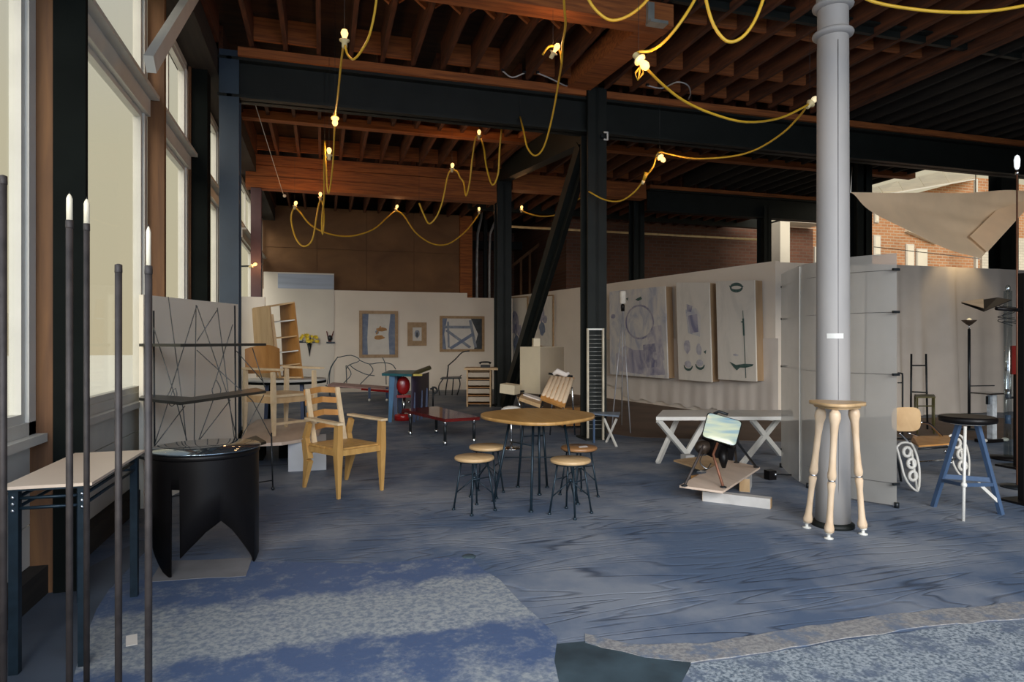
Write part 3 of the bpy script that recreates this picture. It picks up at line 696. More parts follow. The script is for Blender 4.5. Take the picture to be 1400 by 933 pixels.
for w in wires:
    rodpart('wire', smooth([wp(*q) for q in w], 3) if len(w) > 3 else [wp(*q) for q in w], .0045, steelwire, t, n=5)
for px, top, py in ((212,425,697),(323,418,663),(373,592,668)):
    f_ = wp(px,py); g_ = wp(px-3, top); f_.z = 0.0
    D_ = 5.65+max(0,(px-200))/175*.85; g_ = pz(px-2, D_, at(px,top,D_).z)-o0; f_ = pz(px, D_, 0)-o0
    rodpart('upright', [f_, g_], .0075, iron, t)
    m_ = MB(); m_.sphere(f_+Vector((0,0,.018)), .018, 8, 6); m_.obj('foot', iron, t)
f1 = pz(212,5.7,.1)-o0; f2 = pz(323,6.25,.1)-o0; f3 = pz(373,6.49,.1)-o0
rodpart('lower_rail', [f1, f2], .006, iron, t); rodpart('lower_rail', [f2, f3], .006, iron, t)

# --- low plywood platform on blocks with the armchair on it
ZP = .37
P1 = pz(322,6.9,0); P2 = pz(435,7.55,0); P3 = pz(460,8.6,0); P4 = pz(395,9.5,0); P5 = pz(330,9.0,0)
c0 = Vector((-.5,8.4,0))
t = thing('low_platform', 'low pinkish plywood platform on blocks under the pale armchair', 'platform', c0)
pl = [(p.x-c0.x,p.y-c0.y) for p in (pz(327,7.15,0),pz(350,7.12,0),pz(385,7.2,0),pz(420,7.5,0),pz(436,7.95,0),pz(440,8.6,0),pz(420,9.2,0),pz(392,9.5,0),pz(352,9.3,0),pz(334,8.3,0))]
m_ = MB(); m_.prism(pl, ZP-.035, ZP); m_.obj('board', pink_ply, t)
b1 = pz(421,7.75,0)-c0
m_ = MB(); m_.box((b1.x,b1.y,(ZP-.037)/2),(.42,.6,ZP-.037),None); m_.obj('white_block', paint('blue_white_block',(.60,.62,.66),.7,var=.05), t)['label'] = 'white painted block'
b1 = pz(391,8.5,0)-c0
m_ = MB(); m_.box((b1.x,b1.y,(ZP-.037)/2),(.15,.5,ZP-.037)); m_.obj('dark_block', black_post, t)['label'] = 'dark block'
b1 = pz(345,8.3,0)-c0
m_ = MB(); m_.box((b1.x,b1.y,(ZP-.037)/2),(.3,.5,ZP-.037)); m_.obj('dark_block', black_post, t)['label'] = 'dark block'

# --- pale armchair on the platform (local frame: x = facing, y = left)
cc = Vector((-.50, 8.56, ZP+.001)); fx = math.atan2(-.41,.34)
t = thing('armchair', 'pale wooden armchair with curved plywood back standing on the low platform', 'chair', cc, fx)
d, w = .29, .30
for sx, nm in ((1,'front'),(-1,'back')):
    for sy in (-1,1):
        m_ = MB(); top = .78 if sx > 0 else .80
        m_.bar((sx*d,sy*w,0),(sx*d*.97,sy*w,.42),.035,.03,.055,.05); m_.bar((sx*d*.97,sy*w,.42),(sx*d*.93,sy*w,top-.02),.055,.05,.04,.04); m_.obj('leg', pale_wood, t)
for sy in (-1,1):
    m_ = MB(); m_.bar((-d-.02,sy*w,.79),(d+.14,sy*w,.79),.065,.026); m_.obj('armrest', pale_wood, t)
m_ = MB(); m_.box((0,0,.47),(.60,.56,.03)); m_.obj('seat', pale_wood, t)
for sy in (-1,1):
    m_ = MB(); m_.bar((-d,sy*(w-.015),.42),(d,sy*(w-.015),.42),.022,.08); m_.obj('seat_rail', ply, t)
for sx in (-1,1):
    m_ = MB(); m_.bar((sx*(d-.02),-w,.42),(sx*(d-.02),w,.42),.022,.08); m_.obj('seat_rail', ply, t)
m_ = MB(); m_.bar((d,-w,.14),(d,w,.14),.02,.03); m_.obj('stretcher', pale_wood, t)
m_ = MB(); vs = []; fs = []; nn = 12
for i in range(nn+1):
    y = -.25+.5*i/nn; x = -d+.05*math.cos(math.pi*(y/.5))-.05; zt = 1.03+.05*math.cos(math.pi*y/.5)
    vs += [(x,y,.72),(x-.01,y,zt),(x-.022,y,zt),(x-.012,y,.72)]
for i in range(nn):
    a = 4*i
    for k in range(4): fs.append((a+k,a+4+k,a+4+(k+1)%4,a+(k+1)%4))
fs += [(0,1,2,3),(4*nn+3,4*nn+2,4*nn+1,4*nn)]
m_.add(vs, fs); m_.obj('backrest', ply_or, t)

# --- white round table behind with the plywood bookcase on it
rt = pz(390, 9.85, 0)
t = thing('round_table', 'round white table with dark edge standing behind the platform', 'table', rt)
m_ = MB(); m_.lathe([(.0001,.90),(.60,.90),(.60,.925),(.0001,.925)], n=40); m_.obj('tabletop', white_metal, t)
m_ = MB(); m_.lathe([(.5,.86),(.602,.865),(.602,.898),(.5,.899)], n=40); m_.obj('edge_band', black_post, t)
for a in (45,135,225,315):
    m_ = MB(); m_.bar((.38*math.cos(R(a)),.38*math.sin(R(a)),0),(.34*math.cos(R(a)),.34*math.sin(R(a)),.87),.05,.05); m_.obj('leg', black_post if a < 180 else navy, t)
bc = pz(382, 9.8, .928)
t = thing('leaning_bookcase', 'leaning twisted plywood bookcase on the round white table', 'bookcase', bc)
Dn, Df = 9.55, 9.95
def q(px,py,D): return at(px,py,D)-bc
zb0 = .949
def qb(px,D): return pz(px,D,zb0)-bc
m_ = MB(); m_.slab([qb(352,Df), qb(380,Dn), q(370,419,Dn), q(346,422,Df)], .02); m_.obj('side_panel', ply, t)
m_ = MB(); m_.slab([qb(389,Df), qb(415,Dn), q(403,414,Dn), q(384,418,Df)], .02); m_.obj('side_panel', ply_or, t)
m_ = MB(); m_.slab([q(346,423,Df), q(370,420,Dn), q(403,414.5,Dn), q(384,418,Df)], .022); m_.obj('top_board', ply, t)
for k, yy in enumerate((440,462,482,500)):
    f = (yy-418)/(523-418)
    m_ = MB(); m_.slab([q(347+7*f,yy+3,Df), q(371+9*f,yy+2,Dn), q(403+12*f,yy-2,Dn), q(384+6*f,yy,Df)], .016); m_.obj('shelf', ply if k % 2 else white_metal, t)
m_ = MB(); m_.slab([qb(352,Df), qb(380,Dn), qb(415,Dn), qb(389,Df)], .02); m_.obj('bottom_board', ply, t)
m_ = MB(); m_.bar(q(372,430,Dn-.02), qb(383,Dn-.03), .035,.02); m_.obj('front_batten', honey, t)

# --- honey pine armchair with ladder back
L1, L2, L3, L4 = Vector((-.16,6.92,0)), Vector((.151,6.34,0)), Vector((.576,6.59,0)), Vector((.265,7.17,0))
cc = (L1+L2+L3+L4)/4
t = thing('slat_armchair', 'honey pine armchair with slatted back and tapering legs on open floor', 'chair', cc)
L1, L2, L3, L4 = [v-cc for v in (L1,L2,L3,L4)]
f = ((L2+L3)-(L1+L4)).normalized(); sd_ = (L3-L2).normalized()
U = Vector((0,0,1))
for Lf in (L2, L3):
    m_ = MB(); m_.bar(Lf, Lf+U*.44-f*.01, .026,.03,.06,.085, up=f); m_.bar(Lf+U*.44-f*.01, Lf+U*.70, .06,.085,.05,.07, up=f); m_.obj('leg', honey, t)
for Lr in (L1, L4):
    m_ = MB(); m_.bar(Lr-f*.03, Lr+f*.06+U*.30, .026,.03,.055,.11, up=f); m_.bar(Lr+f*.06+U*.30, Lr-f*.0+U*.50, .055,.11,.05,.09, up=f); m_.bar(Lr-f*.0+U*.50, Lr+f*.08+U*.67,.05,.06,.045,.05, up=f); m_.obj('leg', honey, t)
for Lr, Lf in ((L1,L2),(L4,L3)):
    m_ = MB(); m_.bar(Lr+f*.05+U*.715, Lf+f*.05+U*.713, .075,.022); m_.obj('armrest', pale_wood, t)
    m_ = MB(); m_.bar(Lr+U*.41, Lf+U*.43, .025,.055); m_.obj('seat_rail', honey, t)
m_ = MB(); m_.bar(L2+U*.43, L3+U*.43, .025,.055); m_.obj('seat_rail', honey, t)
m_ = MB(); m_.bar(L1+f*.04+U*.40, L4+f*.04+U*.40, .03,.08); m_.obj('seat_rail', honey, t)
for k in range(5):
    a = .12+.76*k/4; p = L1.lerp(L2,a)+U*(.452+.012*a); q_ = L4.lerp(L3,a)+U*(.452+.012*a)
    m_ = MB(); m_.bar(p, q_, .105,.018); m_.obj('seat_slat', honey, t)
ins = .07
for Lr, s_ in ((L1,1),(L4,-1)):
    b0_ = Lr+sd_*ins*s_+f*.06; m_ = MB(); m_.bar(b0_+U*.43, b0_-f*.16+U*1.0, .05,.03, .045,.028, up=f); m_.obj('back_post', pale_wood, t)
for h in (.60,.73,.86,.965):
    g = (h-.43)/.57*.16-.04; a = L1+sd_*ins+U*h-f*g; b = L4-sd_*ins+U*h-f*g; mid = (a+b)/2+U*.022-f*.03
    m_ = MB(); m_.bar(a-sd_*.03, mid, .016,.06); m_.bar(mid, b+sd_*.03, .016,.06); m_.obj('back_slat', ply_or, t)

# --- round table and four stools
tc_ = pz(735, 6.2, 0)
t = thing('dining_table', 'golden wood round-cornered table on splayed dark iron legs between four stools', 'table', tc_)
cam_dir = Vector((sT,cT,0)); cam_r = Vector((cT,-sT,0))
outl = []
for i in range(72):
    a = 2*math.pi*i/72; rr = .54*(1+.03*math.cos(2*a)+.035*math.cos(4*a)-.02*math.cos(3*(a-R(90)))) ; lx = rr*math.cos(a)*.95; ly = rr*math.sin(a)*1.12
    v = cam_r*lx+cam_dir*ly; outl.append((v.x,v.y))
m_ = MB(); m_.prism(outl, .765, .795, smooth=True); m_.obj('tabletop', table_wood, t)
m_ = MB(); m_.prism([(x*.72,y*.72) for x,y in outl], .74, .764); m_.obj('underframe', ironblue, t)
for tp, Dt, ft in (((697,577),6.1,(675,686)),((716,577),6.42,(708,666.6)),((729,577),5.85,(726,700.5)),((737,577),6.25,(737.5,677)),((742,577),6.5,(748,667)),((771,577),6.05,(790,690))):
    a = pz(tp[0],Dt,.75)-tc_; b = fl(*ft)-tc_
    lg = rodpart('leg', [b+Vector((0,0,.005)),a], .0125, ironblue, t, n=8)
    m_ = MB(); m_.lathe([(.022,0),(.022,.008),(.013,.02)], b, 10); m_.obj('foot', ironblue, lg)
for (a, b) in (((697,577,6.1),(729,577,5.85)),((716,577,6.42),(742,577,6.5))):
    rodpart('brace', [pz(a[0],a[2],.55)-tc_, pz(b[0],b[2],.55)-tc_], .007, ironblue, t)
rodpart('low_stretcher', [pz(690,6.5,.33)-tc_, pz(772,6.5,.33)-tc_], .006, ironblue, t)
def stool(px, D, ang, seatmat, label):
    b = pz(px, D, 0)
    t = thing('low_stool', label, 'stool', b, R(ang), 'low round stools at the table')
    m_ = MB(); m_.lathe([(.0001,.448),(.165,.448),(.176,.456),(.176,.472),(.168,.48),(.0001,.482)], n=36); m_.obj('seat', seatmat, t)
    m_ = MB(); m_.lathe([(.12,.436),(.15,.436),(.15,.447),(.12,.447)], n=24); m_.obj('seat_ring', ironblue, t)
    tops = []; feet = []
    for k in range(4):
        a = R(45+90*k); f_ = Vector((.185*math.cos(a),.185*math.sin(a),0)); u_ = Vector((.115*math.cos(a),.115*math.sin(a),.44))
        lg = rodpart('leg', [f_+Vector((0,0,.004)),u_], .0085, ironblue, t, n=8)
        m_ = MB(); m_.lathe([(.016,0),(.015,.012),(.009,.02)], f_, 10); m_.obj('foot', ironblue, lg); tops.append(u_); feet.append(f_)
    hub = Vector((0,0,.29))
    m_ = MB(); m_.sphere(hub, .018, 8, 6); m_.obj('hub', ironblue, t)
    for k in range(4):
        rodpart('strut', [feet[k].lerp(tops[k],.35), hub, ], .0055, ironblue, t); 
    for k in (0,2): rodpart('crossbar', [feet[k].lerp(tops[k],.68), feet[(k+1)%4].lerp(tops[(k+1)%4],.68)], .0055, ironblue, t)
    return t
stool(648.5, 5.72, 25, stool_wood, 'pale low stool at the front left of the round table')
stool(666, 6.3, 60, stool_wood, 'pale low stool half hidden behind the front left stool')
stool(780, 5.6, 35, stool_wood, 'pale low stool at the front right of the round table')
s4 = stool(791.5, 6.25, 15, brown_seat, 'brown seated low stool with white paper on it, behind the front right stool')
p_ = pz(797,6.2,.4825); m_ = MB(); m_.slab([(-.05,-.03,0),(.045,-.02,0),(.05,.035,.003),(-.04,.02,.002)], .002); o = m_.obj('paper', white_cloth); o.location = p_; tag(o, 'folded white paper lying on the brown stool seat', 'paper')

# --- tall stool with three turned legs, at the column
cp = Vector((3.985,4.30,0))
col = MB(); cz = [(.132,0),(.128,.5),(.122,2.5),(.117,3.93),(.116,4.2),(.125,4.27),(.12,5.36)]
col.lathe(cz, cp, 40); pc = struct('trim_50', col, colmat, None, 'round pale grey cast column with ringed capital')
m_ = MB()
for k in range(3):
    a0 = R(-115+120*k); m_.tube([cp+Vector((.127*math.cos(a0),.127*math.sin(a0),.06)), cp+Vector((.119*math.cos(a0),.119*math.sin(a0),3.9))], .0035, 5)
sm_ = m_.obj('seam', paint('column_seam',(.20,.19,.19),.7), pc); sm_['kind'] = 'stuff'
a0 = math.atan2(-cp.y,-cp.x)
for zr in (3.99, 4.22):
    m_ = MB(); m_.lathe([(.118,zr-.03),(.135,zr-.024),(.152,zr-.012),(.156,zr),(.152,zr+.012),(.135,zr+.024),(.118,zr+.03)], cp*Vector((1,1,0)), 36); m_.obj('capital_ring', colmat, pc)
m_ = MB(); m_.lathe([(.16,0),(.16,.025),(.14,.04),(.12,.045)], cp*Vector((1,1,0)), 36); m_.obj('base_shade_ring', steel_dark, pc)  # dark ring put in for the shading at the column foot
m_ = MB(); vs = []; fs = []
for i in range(9):
    a = a0+R(-28+56*i/8)-R(-8)
    for z in (1.52,1.56): vs.append((cp.x+.128*math.cos(a), cp.y+.128*math.sin(a), z))
for i in range(8): fs.append((2*i,2*i+2,2*i+3,2*i+1))
m_.add(vs, fs, True); m_.obj('paper_strip', white_metal, pc)
sc_ = pz(1144.5, 4.86, 0)
t = thing('bar_stool', 'tall bar stool with three turned bone-like legs in front of the round column', 'stool', sc_)
m_ = MB(); ol = []
for i in range(60):
    a = 2*math.pi*i/60; rr = .185+.024*math.cos(3*(a-a0)); ol.append((rr*math.cos(a), rr*math.sin(a)))
m_.prism(ol, 1.018, 1.042, smooth=True); m_.prism([(x*.82,y*.82) for x,y in ol], .998, 1.018, smooth=True); m_.obj('seat', stool_wood, t)
for tp, Dt, ft in ((1123,4.93,(1103,722)),(1142,4.72,(1133,737)),(1167,4.90,(1180,731))):
    a = pz(tp,Dt,1.0)-sc_; b = fl(*ft)-sc_; ax = (a-b); ln = ax.length
    M = Matrix.Translation(b) @ ax.to_track_quat('Z','Y').to_matrix().to_4x4()
    m_ = MB(); m_.lathe([(.018,.05),(.034,.06),(.036,.085),(.026,.13),(.022,.22),(.022,.36),(.026,.40),(.030,.44),(.020,.465),(.030,.485),(.032,.51),(.026,.56),(.023,.66),(.024,.8),(.030,.90),(.041,.95),(.038,.985),(.02,ln-.004)], n=16, M=M); lg = m_.obj('leg', bone, t)
    m_ = MB(); m_.lathe([(.034,0),(.034,.008),(.012,.014),(.012,.035),(.026,.04),(.026,.052),(.018,.055)], b, 14); m_.obj('glide', paint('white_foot',(.78,.76,.68),.4,.1), lg)
    m_ = MB(); m_.lathe([(.024,.462),(.026,.466),(.026,.470),(.024,.474)], n=14, M=M); m_.obj('ring', chrome, lg)

# --- curved translucent screen
t = thing('curved_screen', 'curved frosted translucent screen standing behind the round column', 'screen', pz(1140,6.5,0))
ks = [(1068,7.66),(1080,7.15),(1093,6.78),(1108,6.55),(1123,6.40),(1143,6.22),(1163,6.07),(1195,5.92),(1226,5.80)]
pts = smooth([pz(px,D,0) for px, D in ks], 5)
m_ = MB(); vs = []; fs = []
for p in pts:
    for z in (.02,.6,1.2,1.8,2.29): vs.append(Vector((p.x,p.y,z)))
for i in range(len(pts)-1):
    for k in range(4): a = 5*i+k; fs.append((a,a+5,a+6,a+1))
m_.add(vs, fs, True); m_.obj('sheet', screenmat, t, off=t.location)
for z in (.22,1.20,1.76,2.14):
    off = Vector((-.004*sT,-.012,0))
    rodpart('wire', [Vector((p.x,p.y,z))+off for p in pts], .0018, steelwire, t, off=t.location, n=4)
    for e_ in (pts[0], pts[-1]):
        m_ = MB(); m_.box(e_+Vector((-.03 if e_ is pts[-1] else .02,-.02,z)),(.07,.02,.022)); m_.obj('clip', iron, t, off=t.location)
m_ = MB(); e_ = pts[10]; m_.bar(e_+Vector((0,-.014,.03)), e_+Vector((0,-.014,2.28)), .03,.004); m_.obj('seam_strip', white_metal, t, off=t.location)
for i in (0,14,len(pts)-1):
    m_ = MB(); m_.tube([pts[i], pts[i]+Vector((0,0,.05))], .02, 8); m_.obj('foot', iron, t, off=t.location)

# --- chair with plywood seat and perforated metal sides
cb = pz(1262,6.65,0)
t = thing('wheeled_lounge_chair', 'chair with plywood seat and back and perforated curved metal sides, right of the curved screen', 'chair', cb)
def wq(px,py,D): return at(px,py,D)-cb
m_ = MB(); bk_ = []
for i in range(25):
    a = 2*math.pi*i/24
    ca, sa = math.cos(a), math.sin(a); e2 = lambda v: math.copysign(abs(v)**.5, v)
    bk_.append((1239+20*e2(ca), 573.5+16.5*e2(sa)))
m_.slab([wq(x,y,6.6-.0036*(y-573)) for x, y in bk_[:24]], .014); m_.obj('backrest', ply, t)
m_ = MB(); m_.slab([wq(1246,605,6.75)-Vector((0,0,.0)), pz(1256,6.35,.455)-cb, pz(1303,6.45,.465)-cb, pz(1297,6.95,.47)-cb, pz(1248,6.95,.46)-cb], .016); m_.obj('seat', ply_or, t)
for D, dx in ((6.42,0),(6.95,68)):
    out_ = []; cpts = [(1226,612),(1232,606),(1244,606),(1250,614),(1255,630),(1257,648),(1255,671),(1244,664),(1236,650),(1232,634)]
    k_ = 6.42/D
    outer = [(x+dx, HZ+(y-HZ)*k_) for x, y in cpts]
    # frame plate drawn as a closed ring with three round holes
    m_ = MB(); a_ = smooth([wq(x+(0),y,D) for x, y in outer]+[wq(*outer[0],D)], 3)[:-1]
    cent = [(1240,618),(1246,634),(1248,651)]
    m_.tube([v for v in a_], .012, 6, closed=True)
    for cx, cy in cent:
        ring = []
        for i in range(12):
            an = 2*math.pi*i/12; ring.append(wq(cx+dx+5.0*math.cos(an), HZ+(cy-HZ)*k_+6.2*math.sin(an), D))
        m_.tube(ring, .017, 6, closed=True)
    m_.obj('side_plate', white_metal, t)
for D, dx in ((6.42,0),(6.95,38)):
    rodpart('arm_tube', smooth([wq(1229+dx*.3,592,D), wq(1236+dx*.6,598,D), wq(1244+dx,606,D)],4), .011, chrome, t)
rodpart('arm_tube', smooth([wq(1258,578,6.75), wq(1270,580,6.8), wq(1281,590,6.85), wq(1292,602,6.9)],4), .014, chrome, t)
rodpart('axle', [wq(1240,634,6.42), wq(1306,628,6.95)], .012, chrome, t)
for px, D in ((1254,6.42),(1320,6.95),(1232,6.9)):
    rodpart('leg', [pz(px,D,.0)-cb, pz(px-8,D,.42)-cb], .012, white_metal if px != 1232 else iron, t)
rodpart('front_rail', [pz(1256,6.38,.43)-cb, pz(1303,6.48,.44)-cb], .01, iron, t)
for px, py in ((1292,617),(1300,633)):
    m_ = MB(); m_.sphere(wq(px,py,6.6), .013, 8, 6); m_.obj('knob', chrome, t)
rodpart('knob_rod', [wq(1292,617,6.6), wq(1300,633,6.6), wq(1304,628,6.95)], .006, iron, t)

# --- tall stool with blue legs
bb0 = pz(1322.5,5.6,0)
t = thing('blue_leg_stool', 'tall stool with thick black round seat, blue legs and one white front post', 'stool', bb0)
m_ = MB(); m_.lathe([(.0001,.79),(.17,.79),(.212,.802),(.218,.82),(.216,.842),(.20,.85),(.17,.846),(.0001,.846)], n=36); m_.obj('seat', gloss_black, t)
m_ = MB(); m_.lathe([(.0001,.78),(.13,.78),(.13,.789),(.0001,.789)], n=28); m_.obj('seat_plate', white_metal, t)
FT = []
for tp, Dt, ft, wd in ((1311,5.6,(1276,693),.036),(1336,5.62,(1369,704),.042)):
    a = pz(tp,Dt,.78)-bb0; b = fl(*ft)-bb0; FT.append((a,b))
    m_ = MB(); m_.bar(b, a, .036,.036,.036,.036); m_.obj('leg', blue_paint, t)['label'] = 'blue leg'
a = pz(1319.5,5.44,.78)-bb0; b = fl(1317,713)-bb0; m_ = MB(); m_.tube([b,a], .0125, 10); m_.obj('leg', white_metal, t)['label'] = 'white front post'
FT.append((a,b))
m_ = MB(); m_.sphere(b.lerp(a,.38), .024, 10, 7); m_.obj('knob', white_metal, t)
fq = b.lerp(a,.38)
for (a1,b1) in FT[:2]:
    m_ = MB(); m_.bar(fq, b1.lerp(a1,.33), .022,.03); m_.obj('stretcher', blue_paint, t)
m_ = MB(); m_.bar(FT[0][1].lerp(FT[0][0],.38), FT[1][1].lerp(FT[1][0],.38), .02,.04); m_.obj('stretcher', blue_paint, t)
m_ = MB(); a_ = fl(1345,697)-bb0; m_.bar(FT[1][1].lerp(FT[1][0],.14), fq.lerp(FT[1][1].lerp(FT[1][0],.38),.5)+Vector((0,0,-.01)), .016,.028); m_.obj('stretcher', white_metal, t)
# ============================================================ back half of the room
# --- framed pictures on the white back partition (Y = 19.5)
YW = 19.5
def picture(name, label, px0, px1, py0, py1, fr, mat_frame, art, mats):
    a = aY(px0,py0,YW); b = aY(px1,py1,YW); c = Vector(((a.x+b.x)/2, YW, b.z)); w = b.x-a.x; h = a.z-b.z
    t = thing(name, label, 'picture', c)
    k = [((-w/2,-.05,0),(w/2,0-.002,fr)),((-w/2,-.05,h-fr),(w/2,-.002,h)),((-w/2,-.05,fr),(-w/2+fr,-.002,h-fr)),((w/2-fr,-.05,fr),(w/2,-.002,h-fr))]
    for p, q_ in k: m_ = MB(); m_.span(p, q_); m_.obj('frame_strip', mat_frame, t)
    m_ = MB(); m_.span((-w/2+fr,-.02,fr),(w/2-fr,-.004,h-fr)); bd = m_.obj('paper', mats[0], t)
    iw, ih = w-2*fr, h-2*fr
    for i, (poly, mt, dz) in enumerate(art):
        m_ = MB(); vs = [(-iw/2+u*iw, -.021-dz, fr+v*ih) for u, v in poly]; n = len(vs)
        m_.add(vs+[(x,y+.0008,z) for x,y,z in vs], [list(range(n)), list(range(2*n-1,n-1,-1))]+[(i_,(i_+1)%n,n+(i_+1)%n,n+i_) for i_ in range(n)]); m_.obj('drawing', mt, bd)
    return t
frame_w = wood('tan_picture_frame', (.42,.27,.13), (.32,.19,.08), 4, (3,3,3), .5, .05)
art_w = paint('art_white', (.72,.68,.62), .8, var=.06, scale=5)
art_b = paint('art_blue_grey', (.16,.20,.30), .8, var=.25, scale=7, dirt=(.26,.30,.38))
art_d = paint('art_charcoal', (.07,.08,.09), .8, var=.3, scale=7)
art_o = paint('art_ochre', (.50,.26,.10), .8, var=.2, scale=9)
art_s = paint('art_slate', (.30,.33,.38), .8, var=.25, scale=9, dirt=(.18,.20,.26))
def blob(cx, cy, rx, ry, n=14, sd=1, a0=0, a1=360):
    rr = random.Random(sd); return [(cx+rx*math.cos(R(a0+(a1-a0)*i/n))*rr.uniform(.8,1.15), cy+ry*math.sin(R(a0+(a1-a0)*i/n))*rr.uniform(.8,1.15)) for i in range(n)]
def stroke(a, b, w_=.03):
    dx, dy = b[0]-a[0], b[1]-a[1]; l = math.hypot(dx,dy); nx, ny = -dy/l*w_/2, dx/l*w_/2
    return [(a[0]+nx,a[1]+ny),(b[0]+nx,b[1]+ny),(b[0]-nx,b[1]-ny),(a[0]-nx,a[1]-ny)]
picture('framed_picture', 'tall tan-framed picture with ochre figure between blue bands, above the wire daybed', 491,544,425,489,.09,frame_w,
    [([(0,0),(.17,0),(.15,.4),(.19,1),(0,1)],art_b,.001),([(.83,0),(1,0),(1,1),(.86,1),(.80,.5)],art_b,.001),(blob(.52,.42,.16,.06,12,2),art_o,.001),(blob(.60,.62,.17,.05,12,3),art_o,.001),(blob(.45,.55,.06,.05,10,4),art_s,.002),(stroke((.42,.5),(.56,.7),.04),art_o,.003)],[art_w])
picture('framed_picture', 'small square picture in a wide tan frame, middle of the three', 557,583,441,473,.15,frame_w,
    [(blob(.5,.5,.28,.3,12,5),art_s,.001),(blob(.5,.45,.12,.2,10,6),art_d,.002)],[art_w])
picture('framed_picture', 'wide tan-framed picture of pale crossed shapes on charcoal, right of the three', 601,662,432,481,.08,frame_w,
    [([(.80,0),(1,0),(1,1),(.72,1),(.9,.5)],art_d,.001),([(0,0),(.10,0),(.05,.5),(.12,1),(0,1)],art_b,.001),(stroke((.05,.72),(.72,.72),.09),art_s,.002),(stroke((.1,.62),(.70,.05),.08),art_s,.003),(stroke((.20,.02),(.78,.50),.09),art_b,.004),(stroke((.70,.95),(.84,.05),.07),art_s,.002),(stroke((.14,.9),(.16,.05),.05),art_s,.0045)],[art_w])
# --- flowers in a wall vase, small wall sculpture
fp = aY(423,488,YW-.06)
t = thing('wall_vase', 'thin dark cone vase fixed to the white wall holding yellow flowers', 'vase', fp)
tp = aY(423,470,YW-.06); h = tp.z-fp.z
m_ = MB(); m_.lathe([(.004,0),(.03,h*.5),(.07,h),(.062,h),(.02,h*.5)], n=14); m_.obj('cone', iron, t)
m_ = MB(); m_.box((-.30,-.0,h+.06),(.24,.05,.04)); m_.box((-.06,.03,h+.03),(.5,.02,.02)); m_.obj('bracket', iron, t)
rd = random.Random(9)
fl_ = thing('flower_bunch', 'bunch of yellow flowers in the cone vase on the back wall', 'flowers', tp-Vector((0,0,.02)))
m_ = MB()
for k in range(14):
    a = rd.uniform(0,6.28); r = rd.uniform(.05,.26); m_.tube([(0,0,-.05),(r*.4*math.cos(a),r*.2*math.sin(a),.06),(r*math.cos(a),r*.3*math.sin(a)-.05,rd.uniform(.1,.2))],.006,4)
o = m_.obj('stems', leafm, fl_); o['kind'] = 'stuff'
for k in range(22):
    c = Vector((rd.uniform(-.24,.24), rd.uniform(-.14,.0), rd.uniform(.08,.26))); m_ = MB()
    vs = [(0,0,0)]; fs = []
    for j in range(12):
        a = 2*math.pi*j/12; rr = .062 if j % 2 == 0 else .035; vs.append((rr*math.cos(a), -.03 if j % 2 == 0 else -.01, rr*math.sin(a)))
    vs.append((0,.03,0))
    for j in range(12): fs.append((0,1+j,1+(j+1)%12)); fs.append((13,1+(j+1)%12,1+j))
    m_.add(vs, fs); fo = m_.obj('flower', yellow_petal, fl_); fo.location = c; fo.rotation_euler = (rd.uniform(-.5,.5),0,rd.uniform(-.7,.7))
ws = aY(451,470,YW-.05)
t = thing('wall_sculpture', 'small dark winged sculpture on a bracket, on the back wall beside the flowers', 'sculpture', ws)
m_ = MB(); m_.box((.02,0,.03),(.24,.09,.04)); m_.obj('bracket', iron, t)
m_ = MB(); m_.bar((-.02,0,.05),(-.09,-.02,.36),.05,.03,.02,.02); m_.obj('wing', dark_red, t)
m_ = MB(); m_.bar((.02,0,.05),(.10,-.02,.36),.05,.03,.02,.02); m_.obj('wing', dark_red, t)
m_ = MB(); m_.sphere((0,-.02,.16),.07,10,7,(1,.6,1.2)); m_.obj('body', iron, t)

# --- wire daybed
db = pz(493, 16.9, 0)
t = thing('wire_daybed', 'daybed with flat pinkish seat and looping wire back, below the tall framed picture', 'daybed', db)
def dq(px,py,D): return at(px,py,D)-db
A, B_, Cq, Dq = dq(448,526,17.0), dq(536,533,15.9), dq(541,529,16.7), dq(455,523,17.8)
m_ = MB(); m_.slab([A,B_,Cq,Dq], -.05); m_.obj('seat', paint('dusty_pink_seat',(.50,.32,.29),.7), t)
m_ = MB(); m_.bar(A.lerp(B_,.55)-Vector((0,0,.05)), B_-Vector((0,0,.05)), .06,.05); m_.obj('red_rail', red, t)['label'] = 'red rail'
for px, D, mt in ((505,16.1,navy),(529,16.1,navy),(451,17.5,iron),(535,16.6,red)):
    b = pz(px,D,0)-db; m_ = MB(); m_.bar(b, b+Vector((0,0,.34)), .06,.06); m_.obj('leg', mt, t)
for px, D in ((505,16.08),(529,16.08)):
    m_ = MB(); m_.sphere(pz(px,D-.07,.035)-db,.035,10,7); m_.obj('caster', white_metal, t)
for w in ([(450,527),(452,505),(462,488)],[(462,488),(452,503),(447,526)],[(474,524),(473,500)],[(462,489),(480,486),(492,493),(478,499),(473,505)],[(492,493),(505,498),(520,496),(535,498),(541,505)],[(505,498),(510,507),(500,518),(492,526)],[(523,489),(527,500),(528,526)],[(470,524),(480,512),(474,500)],[(478,499),(485,505),(500,512),(512,514)],[(445,527),(455,530),(500,531)]):
    rodpart('wire', smooth([dq(x,y,17.3) for x,y in w],3) if len(w) > 2 else [dq(x,y,17.3) for x,y in w], .012, paint('blue_grey_wire',(.06,.09,.11),.5) if 'blue_grey_wire' not in bpy.data.materials else bpy.data.materials['blue_grey_wire'], t, n=5)

